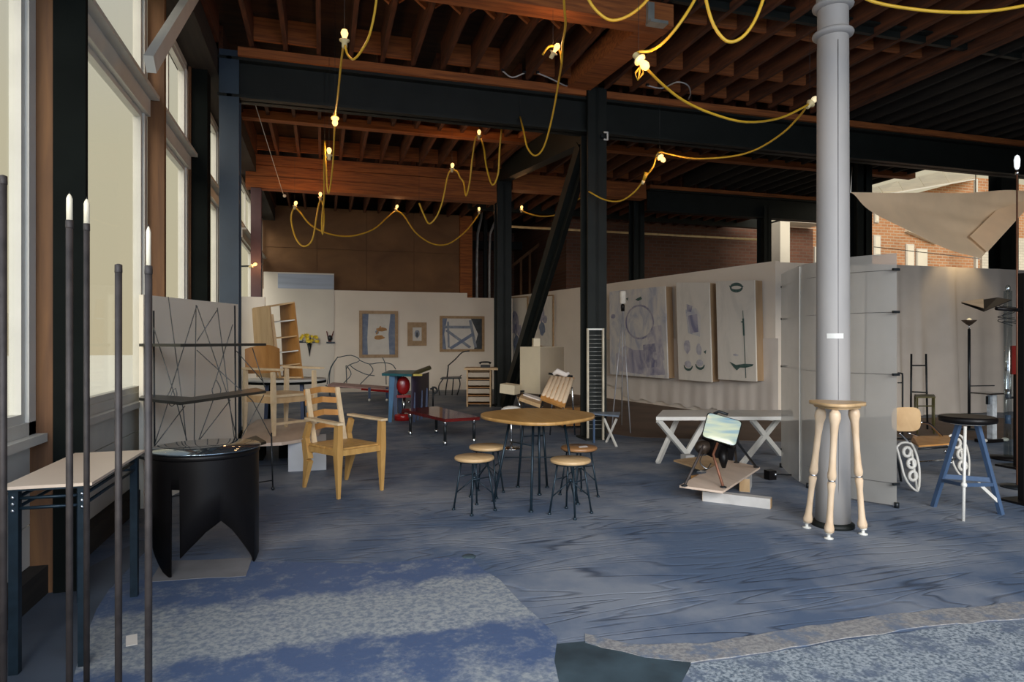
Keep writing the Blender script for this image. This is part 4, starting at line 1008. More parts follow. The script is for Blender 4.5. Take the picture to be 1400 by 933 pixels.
# --- teal and olive desk, with red chair inside
dk = pz(557, 12.9, 0)
t = thing('teal_desk', 'desk with teal top, blue legs and dark curved cabinet, left of the oxblood coffee table', 'desk', dk)
def kq(px,py,D): return at(px,py,D)-dk
ztop = .86
def kz(px,D,z): return pz(px,D,z)-dk
m_ = MB(); m_.slab([kz(522,11.9,ztop),kz(563,11.6,ztop),kz(570,13.2,ztop),kz(532,13.2,ztop)], .045); m_.obj('tabletop', teal_paint, t)
m_ = MB(); m_.slab([kz(563,11.6,ztop),kz(590,12.6,ztop+.09),kz(588,13.4,ztop+.09),kz(570,13.2,ztop)], .045); m_.obj('raised_flap', olive, t)['label'] = 'olive raised flap'
for px, D, px2 in ((533,11.95,536),(541,12.2,539),(547,12.8,546)):
    m_ = MB(); m_.bar(kz(px,D,0), kz(px2,D,ztop), .06,.05,.10,.06); m_.obj('leg', navy if px != 533 else paint('bright_blue_leg',(.035,.15,.30),.4), t)
vs = []; fs = []
for i in range(11):
    s_ = i/10; px = 562+22*s_; D = 11.9+1.2*s_+.35*math.sin(s_*math.pi)*-1
    for z in (.12,.5,ztop-.002): vs.append(kz(px+(-1.5 if z < .2 else 0),D,z))
for i in range(10):
    for k in range(2): a = 3*i+k; fs.append((a,a+3,a+4,a+1))
nn = len(vs); back = [Vector(v)+cam_dir*.30 for v in vs]
fs += [tuple(nn+j for j in reversed(f_)) for f_ in fs]
for i in range(10):
    fs.append((3*i+2,3*i+5,nn+3*i+5,nn+3*i+2)); fs.append((3*i,nn+3*i,nn+3*i+3,3*i+3))
fs += [(0,1,nn+1,nn),(1,2,nn+2,nn+1),(30,nn+30,nn+31,31),(31,nn+31,nn+32,32)]
m_ = MB(); m_.add(vs+back, fs, False); m_.obj('curved_cabinet', purple_dark, t)
for px, D in ((566,11.95),(571,12.2),(576,12.4),(583,13.0)):
    m_ = MB(); m_.bar(kz(px,D,0), kz(px,D,.55), .045,.03); m_.obj('leg', navy, t)
m_ = MB(); m_.box(kq(571,513,11.55),(.16,.03,.035)); m_.obj('drawer_pull', paint('yellow_pull',(.55,.42,.05),.5), t)
ch = pz(551, 12.25, 0)
t = thing('red_chair', 'small red chair with round red base tucked under the teal desk', 'chair', ch)
m_ = MB(); m_.lathe([(.0001,0),(.17,0),(.17,.10),(.15,.12),(.0001,.12)], n=24); m_.obj('base', red, t)
m_ = MB(); m_.tube([(0,0,.12),(.03,.02,.45)], .03, 10); m_.obj('stem', chrome, t)
m_ = MB(); m_.box((.0,0,.46),(.26,.26,.05)); m_.obj('seat', red, t)
m_ = MB(); m_.sphere((.0,-.06,.66),.15,14,9,(.85,.35,1.15)); m_.obj('backrest', red, t)
for p_, mt in (((.1,-.1,.35),chrome),((.15,-.12,.28),chrome)):
    m_ = MB(); m_.sphere(p_,.03,10,7); m_.obj('knob', mt, t)
# small hooked ornament at the desk's right
hp = pz(592, 13.9, 0)
t = thing('black_stand', 'small black stand with curled bracket beside the teal desk', 'stand', hp)
m_ = MB(); m_.tube([(0,0,.02),(0,0,.52)], .02, 8); m_.obj('post', iron, t)
m_ = MB(); m_.lathe([(.12,0),(.12,.02),(.02,.03)], n=16); m_.obj('base', iron, t)
m_ = MB(); m_.tube(smooth([(0,0,.35),(.09,0,.42),(.04,0,.50),(-.06,0,.46)],4), .022, 6); m_.obj('bracket', iron, t)

# --- oxblood coffee table
q1, q2, q3, q4 = fl(561,595), fl(608.5,609), fl(648,605), fl(596.5,592)
cc = (q1+q2+q3+q4)/4
t = thing('coffee_table', 'low glossy oxblood coffee table on chrome legs behind the round table', 'table', cc)
za = .40
def ez(px,D,z): return pz(px,D,z)-cc
T = [ez(550,10.45,za),ez(608.5,9.12,za),ez(656,9.35,za),ez(597,10.9,za)]
m_ = MB(); m_.slab([v-Vector((0,0,.001)) for v in T], -.045 if ((T[1]-T[0]).cross(T[2]-T[0])).z > 0 else .045); m_.obj('tabletop', dark_red, t)
for f_ in (q1,q2,q3,q4):
    b = f_-cc; m_ = MB(); m_.tube([b+Vector((0,0,.05)), b+Vector((0,0,za-.05))], .022, 10); lg = m_.obj('leg', iron, t)
    m_ = MB(); m_.lathe([(.028,0),(.032,.02),(.032,.05),(.022,.06)], b, 12); m_.obj('foot', chrome, lg)
    m_ = MB(); m_.lathe([(.024,za-.12),(.034,za-.11),(.034,za-.06),(.028,za-.05)], b, 12); m_.obj('collar', chrome, lg)

# --- wire chair by the back wall
wc = pz(617, 17.9, 0)
t = thing('wire_chair', 'spindly black wire chair with one long branch back, below the wide framed picture', 'chair', wc)
def cq(px,py,D=17.8): return at(px,py,D)-wc
m_ = MB(); m_.slab([cq(602,519,17.4),cq(631,518,17.4),cq(629,516,18.1),cq(605,517,18.1)], .03); m_.obj('seat', iron, t)
for w in ([(606,518),(600,528),(601,538)],[(612,518),(610,530),(609,538)],[(620,517),(619,530),(618,539)],[(627,516),(629,526),(625,538)]):
    pts_ = [cq(x,y) for x,y in w]; pts_[-1].z = 0.01; rodpart('leg', smooth(pts_,3), .016, iron, t, n=6)
rodpart('back_branch', smooth([cq(611,518),cq(613,502),cq(613,500),cq(622,492),cq(632,482),cq(642,480)],3), .018, iron, t, n=6)
rodpart('armrest', [cq(627,517),cq(631,513)], .014, iron, t)

# --- dresser
dr = Vector((3.50,14.55,0))
t = thing('open_dresser', 'light wood dresser with open drawer fronts beside the dark steel column', 'dresser', dr, R(-18))
W_, Dp, H = .56, .5, .84
for sx in (-1,1):
    m_ = MB(); m_.span((sx*W_/2-.03*(sx>0)-.0,-Dp/2,0),(sx*W_/2+.03*(sx<0),Dp/2,H)); m_.obj('side_panel', ply, t)
m_ = MB(); m_.span((-W_/2+.03,Dp/2-.02,0.08),(W_/2-.03,Dp/2,H)); m_.obj('back_panel', ply, t)
m_ = MB(); m_.span((-W_/2-.05,-Dp/2-.05,H),(W_/2+.16,Dp/2+.03,H+.05)); m_.obj('top', ply, t)
for k in range(4):
    z = .12+k*.185
    m_ = MB(); m_.span((-W_/2+.035,-Dp/2+.03,z),(W_/2-.035,Dp/2-.03,z+.10)); dw = m_.obj('drawer', ply, t)
    m_ = MB(); m_.span((-W_/2+.035,-Dp/2+.015,z),(W_/2-.035,-Dp/2+.03,z+.105)); m_.obj('drawer_front', paint('pale_drawer_front',(.50,.42,.33),.6,var=.08), dw)
    m_ = MB(); m_.span((-W_/2+.031,-Dp/2+.01,z-.06),(W_/2-.031,Dp/2-.03,z-.045)); m_.obj('divider', ply_or, t)
tl_ = Vector((3.60,14.42,H+.052))
t = thing('telephone', 'black telephone on the dresser top', 'telephone', tl_, R(-10))
m_ = MB(); m_.prism([(-.11,-.09),(.11,-.09),(.08,.09),(-.08,.09)], 0, .06); m_.obj('body', gloss_black, t)
m_ = MB(); m_.tube(smooth([(-.13,0,.09),(-.08,0,.12),(.08,0,.12),(.13,0,.09)],4), [.03,.028,.024,.02,.018,.018,.018,.018,.018,.02,.024,.028,.03], 8); m_.obj('handset', gloss_black, t)

# --- cream cabinet, with the side box
cbn = pz(738, 11.2, 0)
t = thing('cream_cabinet', 'cream box cabinet on thin dark legs with a small box on its left side', 'cabinet', cbn)
def nb_(px,D,z): return pz(px,D,z)-cbn
z0, z1 = .60, 1.40
Aq, Bq, Cq_ = nb_(711,11.3,0), nb_(738,10.9,0), nb_(770,11.6,0); Eq = Aq+Cq_-Bq
m_ = MB(); m_.prism([(p.x,p.y) for p in (Aq,Bq,Cq_,Eq)], z0, z1); m_.obj('body', cream, t)
n_ = (Bq-Cq_).cross(U).normalized(); n_ = n_ if n_.dot(-cam_dir) > 0 else -n_
m_ = MB(); m_.slab([Bq+n_*.004+U*(z0+.01), Cq_+n_*.004+U*(z0+.01), Cq_+n_*.004+U*(z1-.01), Bq+n_*.004+U*(z1-.01)], .012); m_.obj('door', tan_box, t)
m_ = MB(); m_.slab([nb_(683,10.95,.62),nb_(703,10.75,.60),nb_(711,11.05,.60),nb_(692,11.25,.62)], .155); m_.obj('side_box', cream, t)
m_ = MB(); m_.bar(nb_(700,11.0,.63), nb_(716,11.2,.63), .03,.03); m_.obj('side_arm', iron, t)
for px, D in ((716,11.25),(738,11.05),(764,11.6),(742,11.9)):
    rodpart('leg', [nb_(px,D,.002), nb_(px,D,z0)], .013, iron, t)
rodpart('leg_rail', [nb_(716,11.25,.5), nb_(738,11.05,.5), nb_(764,11.6,.5)], .01, iron, t)

m_ = MB(); pp_ = nb_(733,11.35,0); m_.box((pp_.x,pp_.y,1.475),(.12,.08,.146)); m_.obj('top_post', cream, t)
# --- reclining lounge chair
lc = pz(755, 9.9, 0)
t = thing('lounge_chair', 'reclining wooden lounge chair with padded channel back behind the round table', 'chair', lc)
def lq(px,py,D): return at(px,py,D)-lc
bkq = [lq(738,547,9.45),lq(771.5,559.5,9.3),lq(785,519,9.9),lq(752.6,517,10.05)]
m_ = MB(); m_.slab(bkq, .035); m_.obj('back_board', ply_or, t)
nf = ((bkq[1]-bkq[0]).cross(bkq[2]-bkq[0])).normalized(); nf = nf if nf.dot(-cam_dir) > 0 else -nf
for k in range(6):
    a0_, a1_ = k/6+.005, (k+1)/6-.005
    pA_ = bkq[0].lerp(bkq[1],a0_)+nf*.035; pB_ = bkq[0].lerp(bkq[1],a1_)+nf*.035; pC_ = bkq[3].lerp(bkq[2],a1_)+nf*.035; pD_ = bkq[3].lerp(bkq[2],a0_)+nf*.035
    p0 = ((pA_+pB_)/2).lerp((pC_+pD_)/2,.10); p1 = ((pA_+pB_)/2).lerp((pC_+pD_)/2,.97)
    m_ = MB(); m_.tube([p0,p0.lerp(p1,.05),p0.lerp(p1,.95),p1],[.016,.036,.036,.016],8); m_.obj('cushion_channel', paint('tan_cushion',(.70,.54,.37),.7,var=.06,scale=8) if k == 0 else bpy.data.materials['tan_cushion'], t)
m_ = MB(); sA = lq(711,545,9.4); m_.slab([lq(709,548,9.3),lq(738,558,9.0),lq(740,552,9.4),lq(713,543,9.75)], .05); m_.obj('seat', ply, t)
m_ = MB(); m_.slab([lq(715,541,9.5),lq(738,549,9.3),lq(740,546,9.5),lq(718,539,9.7)], .02); m_.obj('seat_pad', white_cloth, t)
rodpart('headrest_bar', [lq(750,511,10.0),lq(783,515,9.95)], .018, iron, t)
m_ = MB(); m_.tube([lq(756,512,9.97),lq(762,508,9.97),lq(774,513,9.94),lq(778,510,9.94)], [.03,.05,.04,.02], 8); m_.obj('headrest', white_cloth, t)
for a, b in (((742,556,9.3),(735,9.3)),((770,557,9.3),(776,9.35)),((756,530,10.0),(752,10.3)),((782,530,9.95),(786,10.3)),((712,548,9.5),(712,9.5))):
    f_ = pz(b[0],b[1],.0)-lc; rodpart('leg', [f_+U*.004, lq(*a)], .014, chrome, t)
rodpart('chrome_post', [lq(708,543,9.5), lq(711,556,9.4)], .014, chrome, t)
ot = pz(699, 9.0, 0)
t = thing('oval_footstool', 'white oval footstool on a chrome stem peeping over the round table', 'footstool', ot)
m_ = MB(); m_.sphere((0,0,.535),.15,18,8,(1.0,.7,.42)); m_.obj('seat', white_metal, t)
m_ = MB(); m_.tube([(0,0,.02),(0,0,.48)], .018, 10); m_.obj('stem', chrome, t)
m_ = MB(); m_.lathe([(.16,0),(.16,.015),(.02,.03)], n=20); m_.obj('base', chrome, t)

# --- brown low chest behind the lounge chair at the foot of the column (dark shapes)
ck = pz(783,11.3,0)
t = thing('low_chest', 'low brown chest in the shadow left of the steel column', 'chest', ck)
m_ = MB(); m_.box((0,0,.2),(.5,.4,.32)); m_.obj('body', ply_or, t)
m_ = MB(); m_.box((0,0,.375),(.54,.44,.03)); m_.obj('lid', wood('dark_lid',(.16,.09,.04),(.10,.05,.02)), t)
for sx in (-1,1):
    for sy in (-1,1): m_ = MB(); m_.box((sx*.2,sy*.15,.02),(.05,.05,.04)); m_.obj('foot', iron, t)

# --- tall narrow wire rack leaning by the column
rk = pz(813, 9.78, 0)
t = thing('wire_rack', 'tall narrow pale wire rack standing before the steel column', 'rack', rk)
rt_ = []
for px in (803.5,824.5):
    a = pz(px,9.78,.002)-rk; b = pz(px,9.78,1.69)-rk; m_ = MB(); m_.bar(a,b,.028,.03); m_.obj('upright', paint('pale_cream_metal',(.66,.58,.44),.4), t); rt_.append((a,b))
m_ = MB(); m_.bar(rt_[0][1]-U*.012, rt_[1][1]-U*.012, .026,.022); m_.obj('top_bar', white_metal, t)
for k in range(24):
    f_ = .10+k*.0365
    rodpart('rung', [rt_[0][0].lerp(rt_[0][1],f_), rt_[1][0].lerp(rt_[1][1],f_)], .0042, paint('rung_metal',(.5,.5,.48),.3,.5) if k == 0 else bpy.data.materials['rung_metal'], t, n=5)

# --- small low folding table
ft = pz(829, 9.35, 0)
t = thing('folding_table', 'small low blue-grey folding table with crossed white legs behind the wire rack', 'table', ft)
m_ = MB(); m_.prism([(p.x-ft.x,p.y-ft.y) for p in (pz(809,9.45,0),pz(846,9.15,0),pz(848,9.6,0),pz(812,9.64,0))], .42, .445); m_.obj('tabletop', paint('blue_grey_top',(.20,.25,.32),.4), t)
for a, b in (((826,573,9.4),(843,9.15)),((843,573,9.4),(829,9.55)),((812,573,9.5),(812,9.5))):
    p_ = at(*a)-ft; m_ = MB(); m_.bar(pz(b[0],b[1],.0)-ft, p_, .025,.025); m_.obj('leg', white_metal if b[0] != 812 else blue_paint, t)

# --- tripod floor lamp
fl0 = pz(852, 11.0, 0)
t = thing('tripod_lamp', 'tripod floor lamp with a small white tube shade before the large blue painting', 'lamp', fl0)
def tq(px,py,D=10.9): return at(px,py,D)-fl0
m_ = MB(); c_ = tq(851.5,416); m_.lathe([(.045,0),(.055,.02),(.055,.2),(.045,.22)], c_, 16); m_.obj('shade', paint('paper_shade',(.78,.72,.62),.7), t)
m_ = MB(); m_.lathe([(.03,-.12),(.035,-.02),(.02,0)], c_, 12); m_.obj('socket', gloss_black, t)
for px, D in ((836,10.7),(862,10.5),(850,11.5)):
    rodpart('leg', [pz(px,D,.003)-fl0, c_-U*.1], .011, paint('thin_grey_leg',(.40,.40,.42),.4,.3) if px == 836 else bpy.data.materials['thin_grey_leg'], t)

# --- large paintings on the angled partition
shadow_tan = wood('tan_shadow_backing', (.42,.29,.17), (.34,.22,.12), 2, (4,4,.8))
def painting(label, corners, mat, art, off=.26, thick=.03):
    P_ = [wallz(x,y,off) for x,y in corners]   # tl tr br bl
    c = (P_[0]+P_[1]+P_[2]+P_[3])/4; c.z = min(p.z for p in P_)
    t = thing('large_painting', label, 'painting', c, 0, 'large paintings on the right partition')
    Q = [p-c for p in P_]; n_ = ((Q[3]-Q[0]).cross(Q[1]-Q[0])).normalized(); n_ = n_ if n_.dot(-cam_dir) > 0 else -n_
    m_ = MB(); s_ = (Q[1]-Q[0]).cross(Q[2]-Q[0]).normalized(); m_.slab(Q, thick if s_.dot(n_) < 0 else -thick); pn = m_.obj('canvas_panel', mat, t)
    cq_ = sum(Q, Vector())/4; Q5 = [q_.lerp(cq_,.01)-n_*thick*1.02 for q_ in Q]; m_ = MB(); m_.slab(Q5, .185 if s_.dot(n_) < 0 else -.185); m_.obj('shadow_backing', shadow_tan, t)  # tan block behind the canvas stands for its shadow beside it
    for i, (poly, mt) in enumerate(art):
        vs = []
        for u, v in poly:
            a = Q[0].lerp(Q[1],u); b = Q[3].lerp(Q[2],u); vs.append(b.lerp(a,v)+n_*(.002+.0009*i))
        k = len(vs); m_ = MB(); m_.add(vs+[x-n_*.0006 for x in vs], [list(range(k)), list(range(2*k-1,k-1,-1))]+[(j,(j+1)%k,k+(j+1)%k,k+j) for j in range(k)]); m_.obj('brushwork', mt, pn)
    return t
def wash(name, c1, c2, c3, sc=2.5):
    m, N, L, B = newmat(name); tc = N.new('ShaderNodeTexCoord'); nz = N.new('ShaderNodeTexNoise'); nz.inputs['Scale'].default_value = sc; nz.inputs['Detail'].default_value = 8; nz.inputs['Roughness'].default_value = .62; nz.inputs['Distortion'].default_value = .8
    mp = N.new('ShaderNodeMapping'); mp.inputs['Scale'].default_value = (1,1,.5); L.new(tc.outputs['Object'], mp.inputs[0]); L.new(mp.outputs[0], nz.inputs[0])
    r = N.new('ShaderNodeValToRGB'); L.new(nz.outputs[0], r.inputs[0]); e_ = r.color_ramp.elements; e_[0].position = .36; e_[0].color = nrm(c1); e_[1].position = .64; e_[1].color = nrm(c3); m2 = e_.new(.5); m2.color = nrm(c2)
    L.new(r.outputs[0], B.inputs['Base Color']); B.inputs['Roughness'].default_value = .8; return m
blu_wash = wash('blue_violet_wash', (.24,.24,.36), (.46,.44,.52), (.68,.64,.63))
pal_wash = wash('pale_blue_wash', (.46,.48,.56), (.66,.64,.63), (.78,.74,.68), 3.5)
crm = wash('warm_white_ground', (.72,.68,.61), (.80,.75,.67), (.82,.77,.69), 2)
gpaint = paint('dark_teal_brush', (.05,.10,.09), .8, 0, .3, 12, dirt=(.10,.16,.14))
wpaint = paint('white_violet_brush', (.60,.58,.60), .8, 0, .2, 10, dirt=(.40,.38,.46))
vpaint = wash('violet_blue_brush', (.20,.20,.33), (.36,.35,.44), (.55,.52,.55), 7)
def ring(cx, cy, rx, ry, w_, n=22):
    o = [(cx+rx*math.cos(2*math.pi*i/n), cy+ry*math.sin(2*math.pi*i/n)) for i in range(n)]; return o
def arcs(cx, cy, rx, ry, wv, a0, a1, n=14):
    o = [(cx+rx*math.cos(R(a0+(a1-a0)*i/n)), cy+ry*math.sin(R(a0+(a1-a0)*i/n))) for i in range(n+1)]
    return o+[(cx+(rx-wv)*math.cos(R(a1-(a1-a0)*i/n)), cy+(ry-wv*.8)*math.sin(R(a1-(a1-a0)*i/n))) for i in range(n+1)]
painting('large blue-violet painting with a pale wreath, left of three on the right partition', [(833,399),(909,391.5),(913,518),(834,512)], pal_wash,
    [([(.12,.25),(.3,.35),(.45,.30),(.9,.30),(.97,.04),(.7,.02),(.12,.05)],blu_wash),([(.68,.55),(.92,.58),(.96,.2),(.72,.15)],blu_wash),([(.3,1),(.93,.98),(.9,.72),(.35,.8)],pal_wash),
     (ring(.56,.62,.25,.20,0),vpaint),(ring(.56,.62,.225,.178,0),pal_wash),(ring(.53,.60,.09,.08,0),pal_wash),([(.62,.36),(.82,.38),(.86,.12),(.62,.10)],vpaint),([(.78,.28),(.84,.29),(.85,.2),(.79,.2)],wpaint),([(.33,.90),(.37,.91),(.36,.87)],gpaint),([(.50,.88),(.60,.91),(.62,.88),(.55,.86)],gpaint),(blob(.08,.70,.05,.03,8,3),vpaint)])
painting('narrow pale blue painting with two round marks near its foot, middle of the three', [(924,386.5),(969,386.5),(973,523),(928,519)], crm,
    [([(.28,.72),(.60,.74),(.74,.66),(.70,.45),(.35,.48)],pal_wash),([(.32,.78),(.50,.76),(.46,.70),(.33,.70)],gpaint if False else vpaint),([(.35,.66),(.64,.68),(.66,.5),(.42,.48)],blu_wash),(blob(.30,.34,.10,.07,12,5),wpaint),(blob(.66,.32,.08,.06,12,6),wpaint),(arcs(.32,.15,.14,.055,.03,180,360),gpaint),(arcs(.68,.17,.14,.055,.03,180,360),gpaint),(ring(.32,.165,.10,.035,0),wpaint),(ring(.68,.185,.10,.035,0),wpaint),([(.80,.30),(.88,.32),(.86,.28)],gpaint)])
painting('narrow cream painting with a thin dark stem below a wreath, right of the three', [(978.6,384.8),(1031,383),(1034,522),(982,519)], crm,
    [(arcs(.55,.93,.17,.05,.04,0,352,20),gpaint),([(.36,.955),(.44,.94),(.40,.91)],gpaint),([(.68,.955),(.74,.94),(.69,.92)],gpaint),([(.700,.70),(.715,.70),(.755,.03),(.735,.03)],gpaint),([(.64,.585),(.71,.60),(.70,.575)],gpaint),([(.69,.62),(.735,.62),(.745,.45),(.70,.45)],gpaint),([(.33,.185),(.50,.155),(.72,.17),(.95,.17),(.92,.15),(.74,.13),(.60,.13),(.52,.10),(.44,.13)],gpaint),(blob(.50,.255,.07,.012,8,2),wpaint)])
# two drawings on the far angled wall, seen between the columns
def farpt(px, py, off=.08):
    t_ = (px-700)/F; dx, dy = t_*cT+sT, -t_*sT+cT; ax, ay = RA; ux, uy = RB[0]-ax, RB[1]-ay; nx_, ny_ = uy, -ux; l = math.hypot(nx_,ny_); nx_/=l; ny_/=l
    if nx_ > 0: nx_, ny_ = -nx_, -ny_
    ax += nx_*off; ay += ny_*off; D = (ax*uy-ay*ux)/(dx*uy-dy*ux); return at(px, py, D)
for (a, b, y0, y1, y2, y3, lab) in ((692,722,408,406,508,505,'pale drawing with a violet figure framed in thin wood, left of the diagonal brace'),(727,757,406,404,470,478,'pale drawing in thin wooden frame, right of the diagonal brace')):
    Q_ = [farpt(a,y0), farpt(b,y1), farpt(b,y3), farpt(a,y2)]; c = sum(Q_, Vector())/4; c.z = min(p.z for p in Q_); Q_ = [p-c for p in Q_]
    t = thing('tall_drawing', lab, 'drawing', c, 0)
    n_ = (Q_[1]-Q_[0]).cross(Q_[2]-Q_[0]).normalized(); th = .03 if n_.dot(cam_dir) > 0 else -.03
    fn = n_*(-1 if n_.dot(cam_dir) > 0 else 1)
    m_ = MB(); m_.slab(Q_, th); pn = m_.obj('paper', crm, t); pn['label'] = 'cream paper'
    for i_ in range(4):
        m_ = MB(); m_.bar(Q_[i_]+fn*.012, Q_[(i_+1)%4]+fn*.012, .05,.03); m_.obj('frame_strip', frame_w, t)
    for sd2, (cx_, cy_, rx_, ry_) in enumerate(((.42,.66,.20,.17),(.50,.36,.14,.14),(.62,.55,.10,.08))):
        vs = [(Q_[3].lerp(Q_[2],u).lerp(Q_[0].lerp(Q_[1],u),v))+fn*(.006+.002*sd2) for u, v in blob(cx_,cy_,rx_,ry_,14,8+sd2)]; k = len(vs)
        m_ = MB(); m_.add(vs+[v+fn*.0015 for v in vs], [list(range(k)), list(range(2*k-1,k-1,-1))]+[(j,(j+1)%k,k+(j+1)%k,k+j) for j in range(k)]); m_.obj('brushwork', art_b if sd2 == 1 else vpaint, pn)

# --- long low white table with crossed legs
tb = pz(985, 8.2, 0)
t = thing('trestle_bench', 'long low white table on crossed white legs below the paintings', 'table', tb)
def bq(px,D,z): return pz(px,D,z)-tb
zt = .565
m_ = MB(); m_.slab([bq(897,7.95,zt),bq(1085,8.0,zt),bq(1083,8.75,zt),bq(906,8.75,zt)], -.045); m_.obj('tabletop', white_metal, t)
for pa, Da, za_, pb, Db in ((900,7.98,.52,942,8.35),(928,8.5,.52,899,7.90),(968,8.45,.52,936,8.40),(1028,8.05,.52,1068,8.45),(1068,8.5,.52,1014,7.85)):
    m_ = MB(); m_.bar(bq(pb,Db,.0), bq(pa,Da,za_), .04,.065); m_.obj('leg', white_metal, t)

# --- television sculpture on its board
tv0 = pz(985, 6.35, 0)
zb_ = .155
t = thing('plywood_board', 'pale plywood board on timber offcuts carrying the television sculpture', 'board', tv0)
def vz_(px,D,z): return pz(px,D,z)-tv0
Bc = [vz_(929,5.98,zb_),vz_(988,5.72,zb_),vz_(1039,6.75,zb_),vz_(1002,7.2,zb_)]
Bc = [fl(929,664,zb_)-tv0, fl(988,672,zb_)-tv0, fl(1039,639,zb_)-tv0, fl(993,628,zb_)-tv0]
m_ = MB(); n_ = (Bc[1]-Bc[0]).cross(Bc[2]-Bc[0]).z; m_.slab(Bc, -.02 if n_ > 0 else .02); m_.obj('board', pink_ply, t)
t2 = thing('back_board', 'second plywood board lying behind the television sculpture', 'board', fl(960,640))
o_ = t2.location
B2 = [fl(921,629,.12)-o_, fl(966,643,.12)-o_, fl(1018,634,.12)-o_, fl(985,622,.12)-o_]
B2[1] = fl(958,641,.12)-o_; B2[2] = fl(1000,629,.12)-o_; B2[3] = fl(975,622,.12)-o_
n_ = (B2[1]-B2[0]).cross(B2[2]-B2[0]).z; m_ = MB(); m_.slab(B2, -.02 if n_ > 0 else .02); m_.obj('board', ply, t2)
for px, py in ((940,633),(975,629)):
    b = fl(px,py)-o_; m_ = MB(); m_.box((b.x,b.y,.05),(.12,.12,.098)); m_.obj('block', grey_wood, t2)
def beam_thing(a, b, w_, h_, lab, z=0):
    a = fl(*a); b = fl(*b); c = (a+b)/2; t_ = thing('timber_offcut', lab, 'timber', Vector((c.x,c.y,z)))
    m_ = MB(); m_.bar(a-c+U*h_/2, b-c+U*h_/2, w_, h_); m_.obj('timber', grey_wood, t_)
    e_ = (b-a).normalized()
    for s_, p_ in ((1,b-c),(-1,a-c)):
        m_ = MB(); m_.bar(p_+U*h_/2, p_+U*h_/2+e_*.003*s_, w_*.97, h_*.97); m_.obj('end_grain', ply, t_)
beam_thing((962,684),(1054,695),.09,.09,'long grey timber offcut in front, under the plywood board')
beam_thing((1018,673),(1021,664),.10,.134,'short grey timber block under the right side of the plywood board')
m_ = fl(961,668); t_ = thing('timber_offcut', 'orange brown wood block under the near corner of the plywood board', 'timber', m_)
mb = MB(); mb.box((0,0,.066),(.22,.12,.132),(0,0,.3)); mb.obj('timber', ply_or, t_); mb = MB(); mb.box((-.12,.0,.03),(.05,.08,.06)); mb.obj('wedge', grey_wood, t_)
zt0 = zb_+.001
tv = pz(985, 6.35, zt0)
t = thing('television_sculpture', 'old tilted television tube on rusty splayed legs with dark works hanging below', 'sculpture', tv)
def tvq(px,py,D): return at(px,py,D)-tv
scr = [tvq(968.5,564.6,6.35),tvq(1014,577,6.25),tvq(1005,610.5,6.15),tvq(960,597,6.25)]
def rr_quad(Q, k=.13, n=5, shrink=0):
    c = sum(Q, Vector())/4; Q = [q_.lerp(c,shrink) for q_ in Q]; out = []
    for i in range(4):
        P0, P1, P2_ = Q[i-1], Q[i], Q[(i+1)%4]; a = P1.lerp(P0,k); b = P1.lerp(P2_,k*(1.0))
        for j in range(n+1):
            s_ = j/n; out.append(a*(1-s_)**2+P1*2*s_*(1-s_)+b*s_*s_)
    return out
fN = (scr[1]-scr[0]).cross(scr[3]-scr[0]).normalized(); fN = fN if fN.dot(-cam_dir) > 0 else -fN
m_ = MB(); L1_ = rr_quad(scr,shrink=-.06); c_ = sum(scr,Vector())/4; L2_ = [p-fN*.06 for p in L1_]; L3_ = [c_+(p-c_)*.62-fN*.2 for p in L1_]; L4_ = [c_+(p-c_)*.2-fN*.36 for p in L1_]
k = len(L1_); vs = L1_+L2_+L3_+L4_; fs = [list(range(k)), list(range(4*k-1,3*k-1,-1))]+[(r*k+i,r*k+(i+1)%k,(r+1)*k+(i+1)%k,(r+1)*k+i) for r in range(3) for i in range(k)]
m_.add(vs, fs); m_.obj('tube_body', gloss_black, t)
m_ = MB(); rings = [[p+fN*.004 for p in rr_quad(scr)],[p+fN*.012 for p in rr_quad(scr,shrink=.25)],[p+fN*.018 for p in rr_quad(scr,shrink=.55)]]
vs = rings[0]+rings[1]+rings[2]+[c_+fN*.021]; fs = [(r*k+i,r*k+(i+1)%k,(r+1)*k+(i+1)%k,(r+1)*k+i) for r in range(2) for i in range(k)]+[(2*k+i,2*k+(i+1)%k,3*k) for i in range(k)]
m_.add(vs, fs, True)
def screen_m():  # reflections on the tube glass put into colour bands and weak glow
    m, N, L, B = newmat('painted_reflection_screen'); tc = N.new('ShaderNodeTexCoord'); mp = N.new('ShaderNodeMapping'); mp.inputs['Scale'].default_value = (1.2,1.2,9); mp.inputs['Rotation'].default_value = (.3,.35,0)
    nz = N.new('ShaderNodeTexNoise'); nz.inputs['Scale'].default_value = 2.2; L.new(tc.outputs['Object'], mp.inputs[0]); L.new(mp.outputs[0], nz.inputs[0])
    r = N.new('ShaderNodeValToRGB'); L.new(nz.outputs[0], r.inputs[0]); r.color_ramp.elements[0].position = .35; r.color_ramp.elements[0].color = (.18,.30,.38,1); r.color_ramp.elements[1].position = .62; r.color_ramp.elements[1].color = (.46,.50,.36,1)
    L.new(r.outputs[0], B.inputs['Base Color']); L.new(r.outputs[0], B.inputs['Emission Color']); B.inputs['Emission Strength'].default_value = .35; B.inputs['Roughness'].default_value = .12; return m
m_.obj('screen', screen_m(), t)
for a, b, mt in (((955,625,6.2),(935.5,665),rust_rod),((975,622,6.15),(989,667),None),((1009,606,6.25),(1034,639.5),iron),((1004,605,6.55),(1007,633),iron)):
    f_ = fl(b[0],b[1],zt0)-tv; m_ = MB(); m_.tube([f_, tvq(*a), tvq(a[0]+(6 if a[0] < 990 else -3),a[1]-16,a[2]+.05)], .013, 8); lg = m_.obj('leg', mt or paint('rusty_leg',(.22,.09,.05),.5,.4), t)
    m_ = MB(); m_.lathe([(.03,0),(.03,.008),(.014,.014)], f_+U*.001, 10); m_.obj('foot', iron, lg)
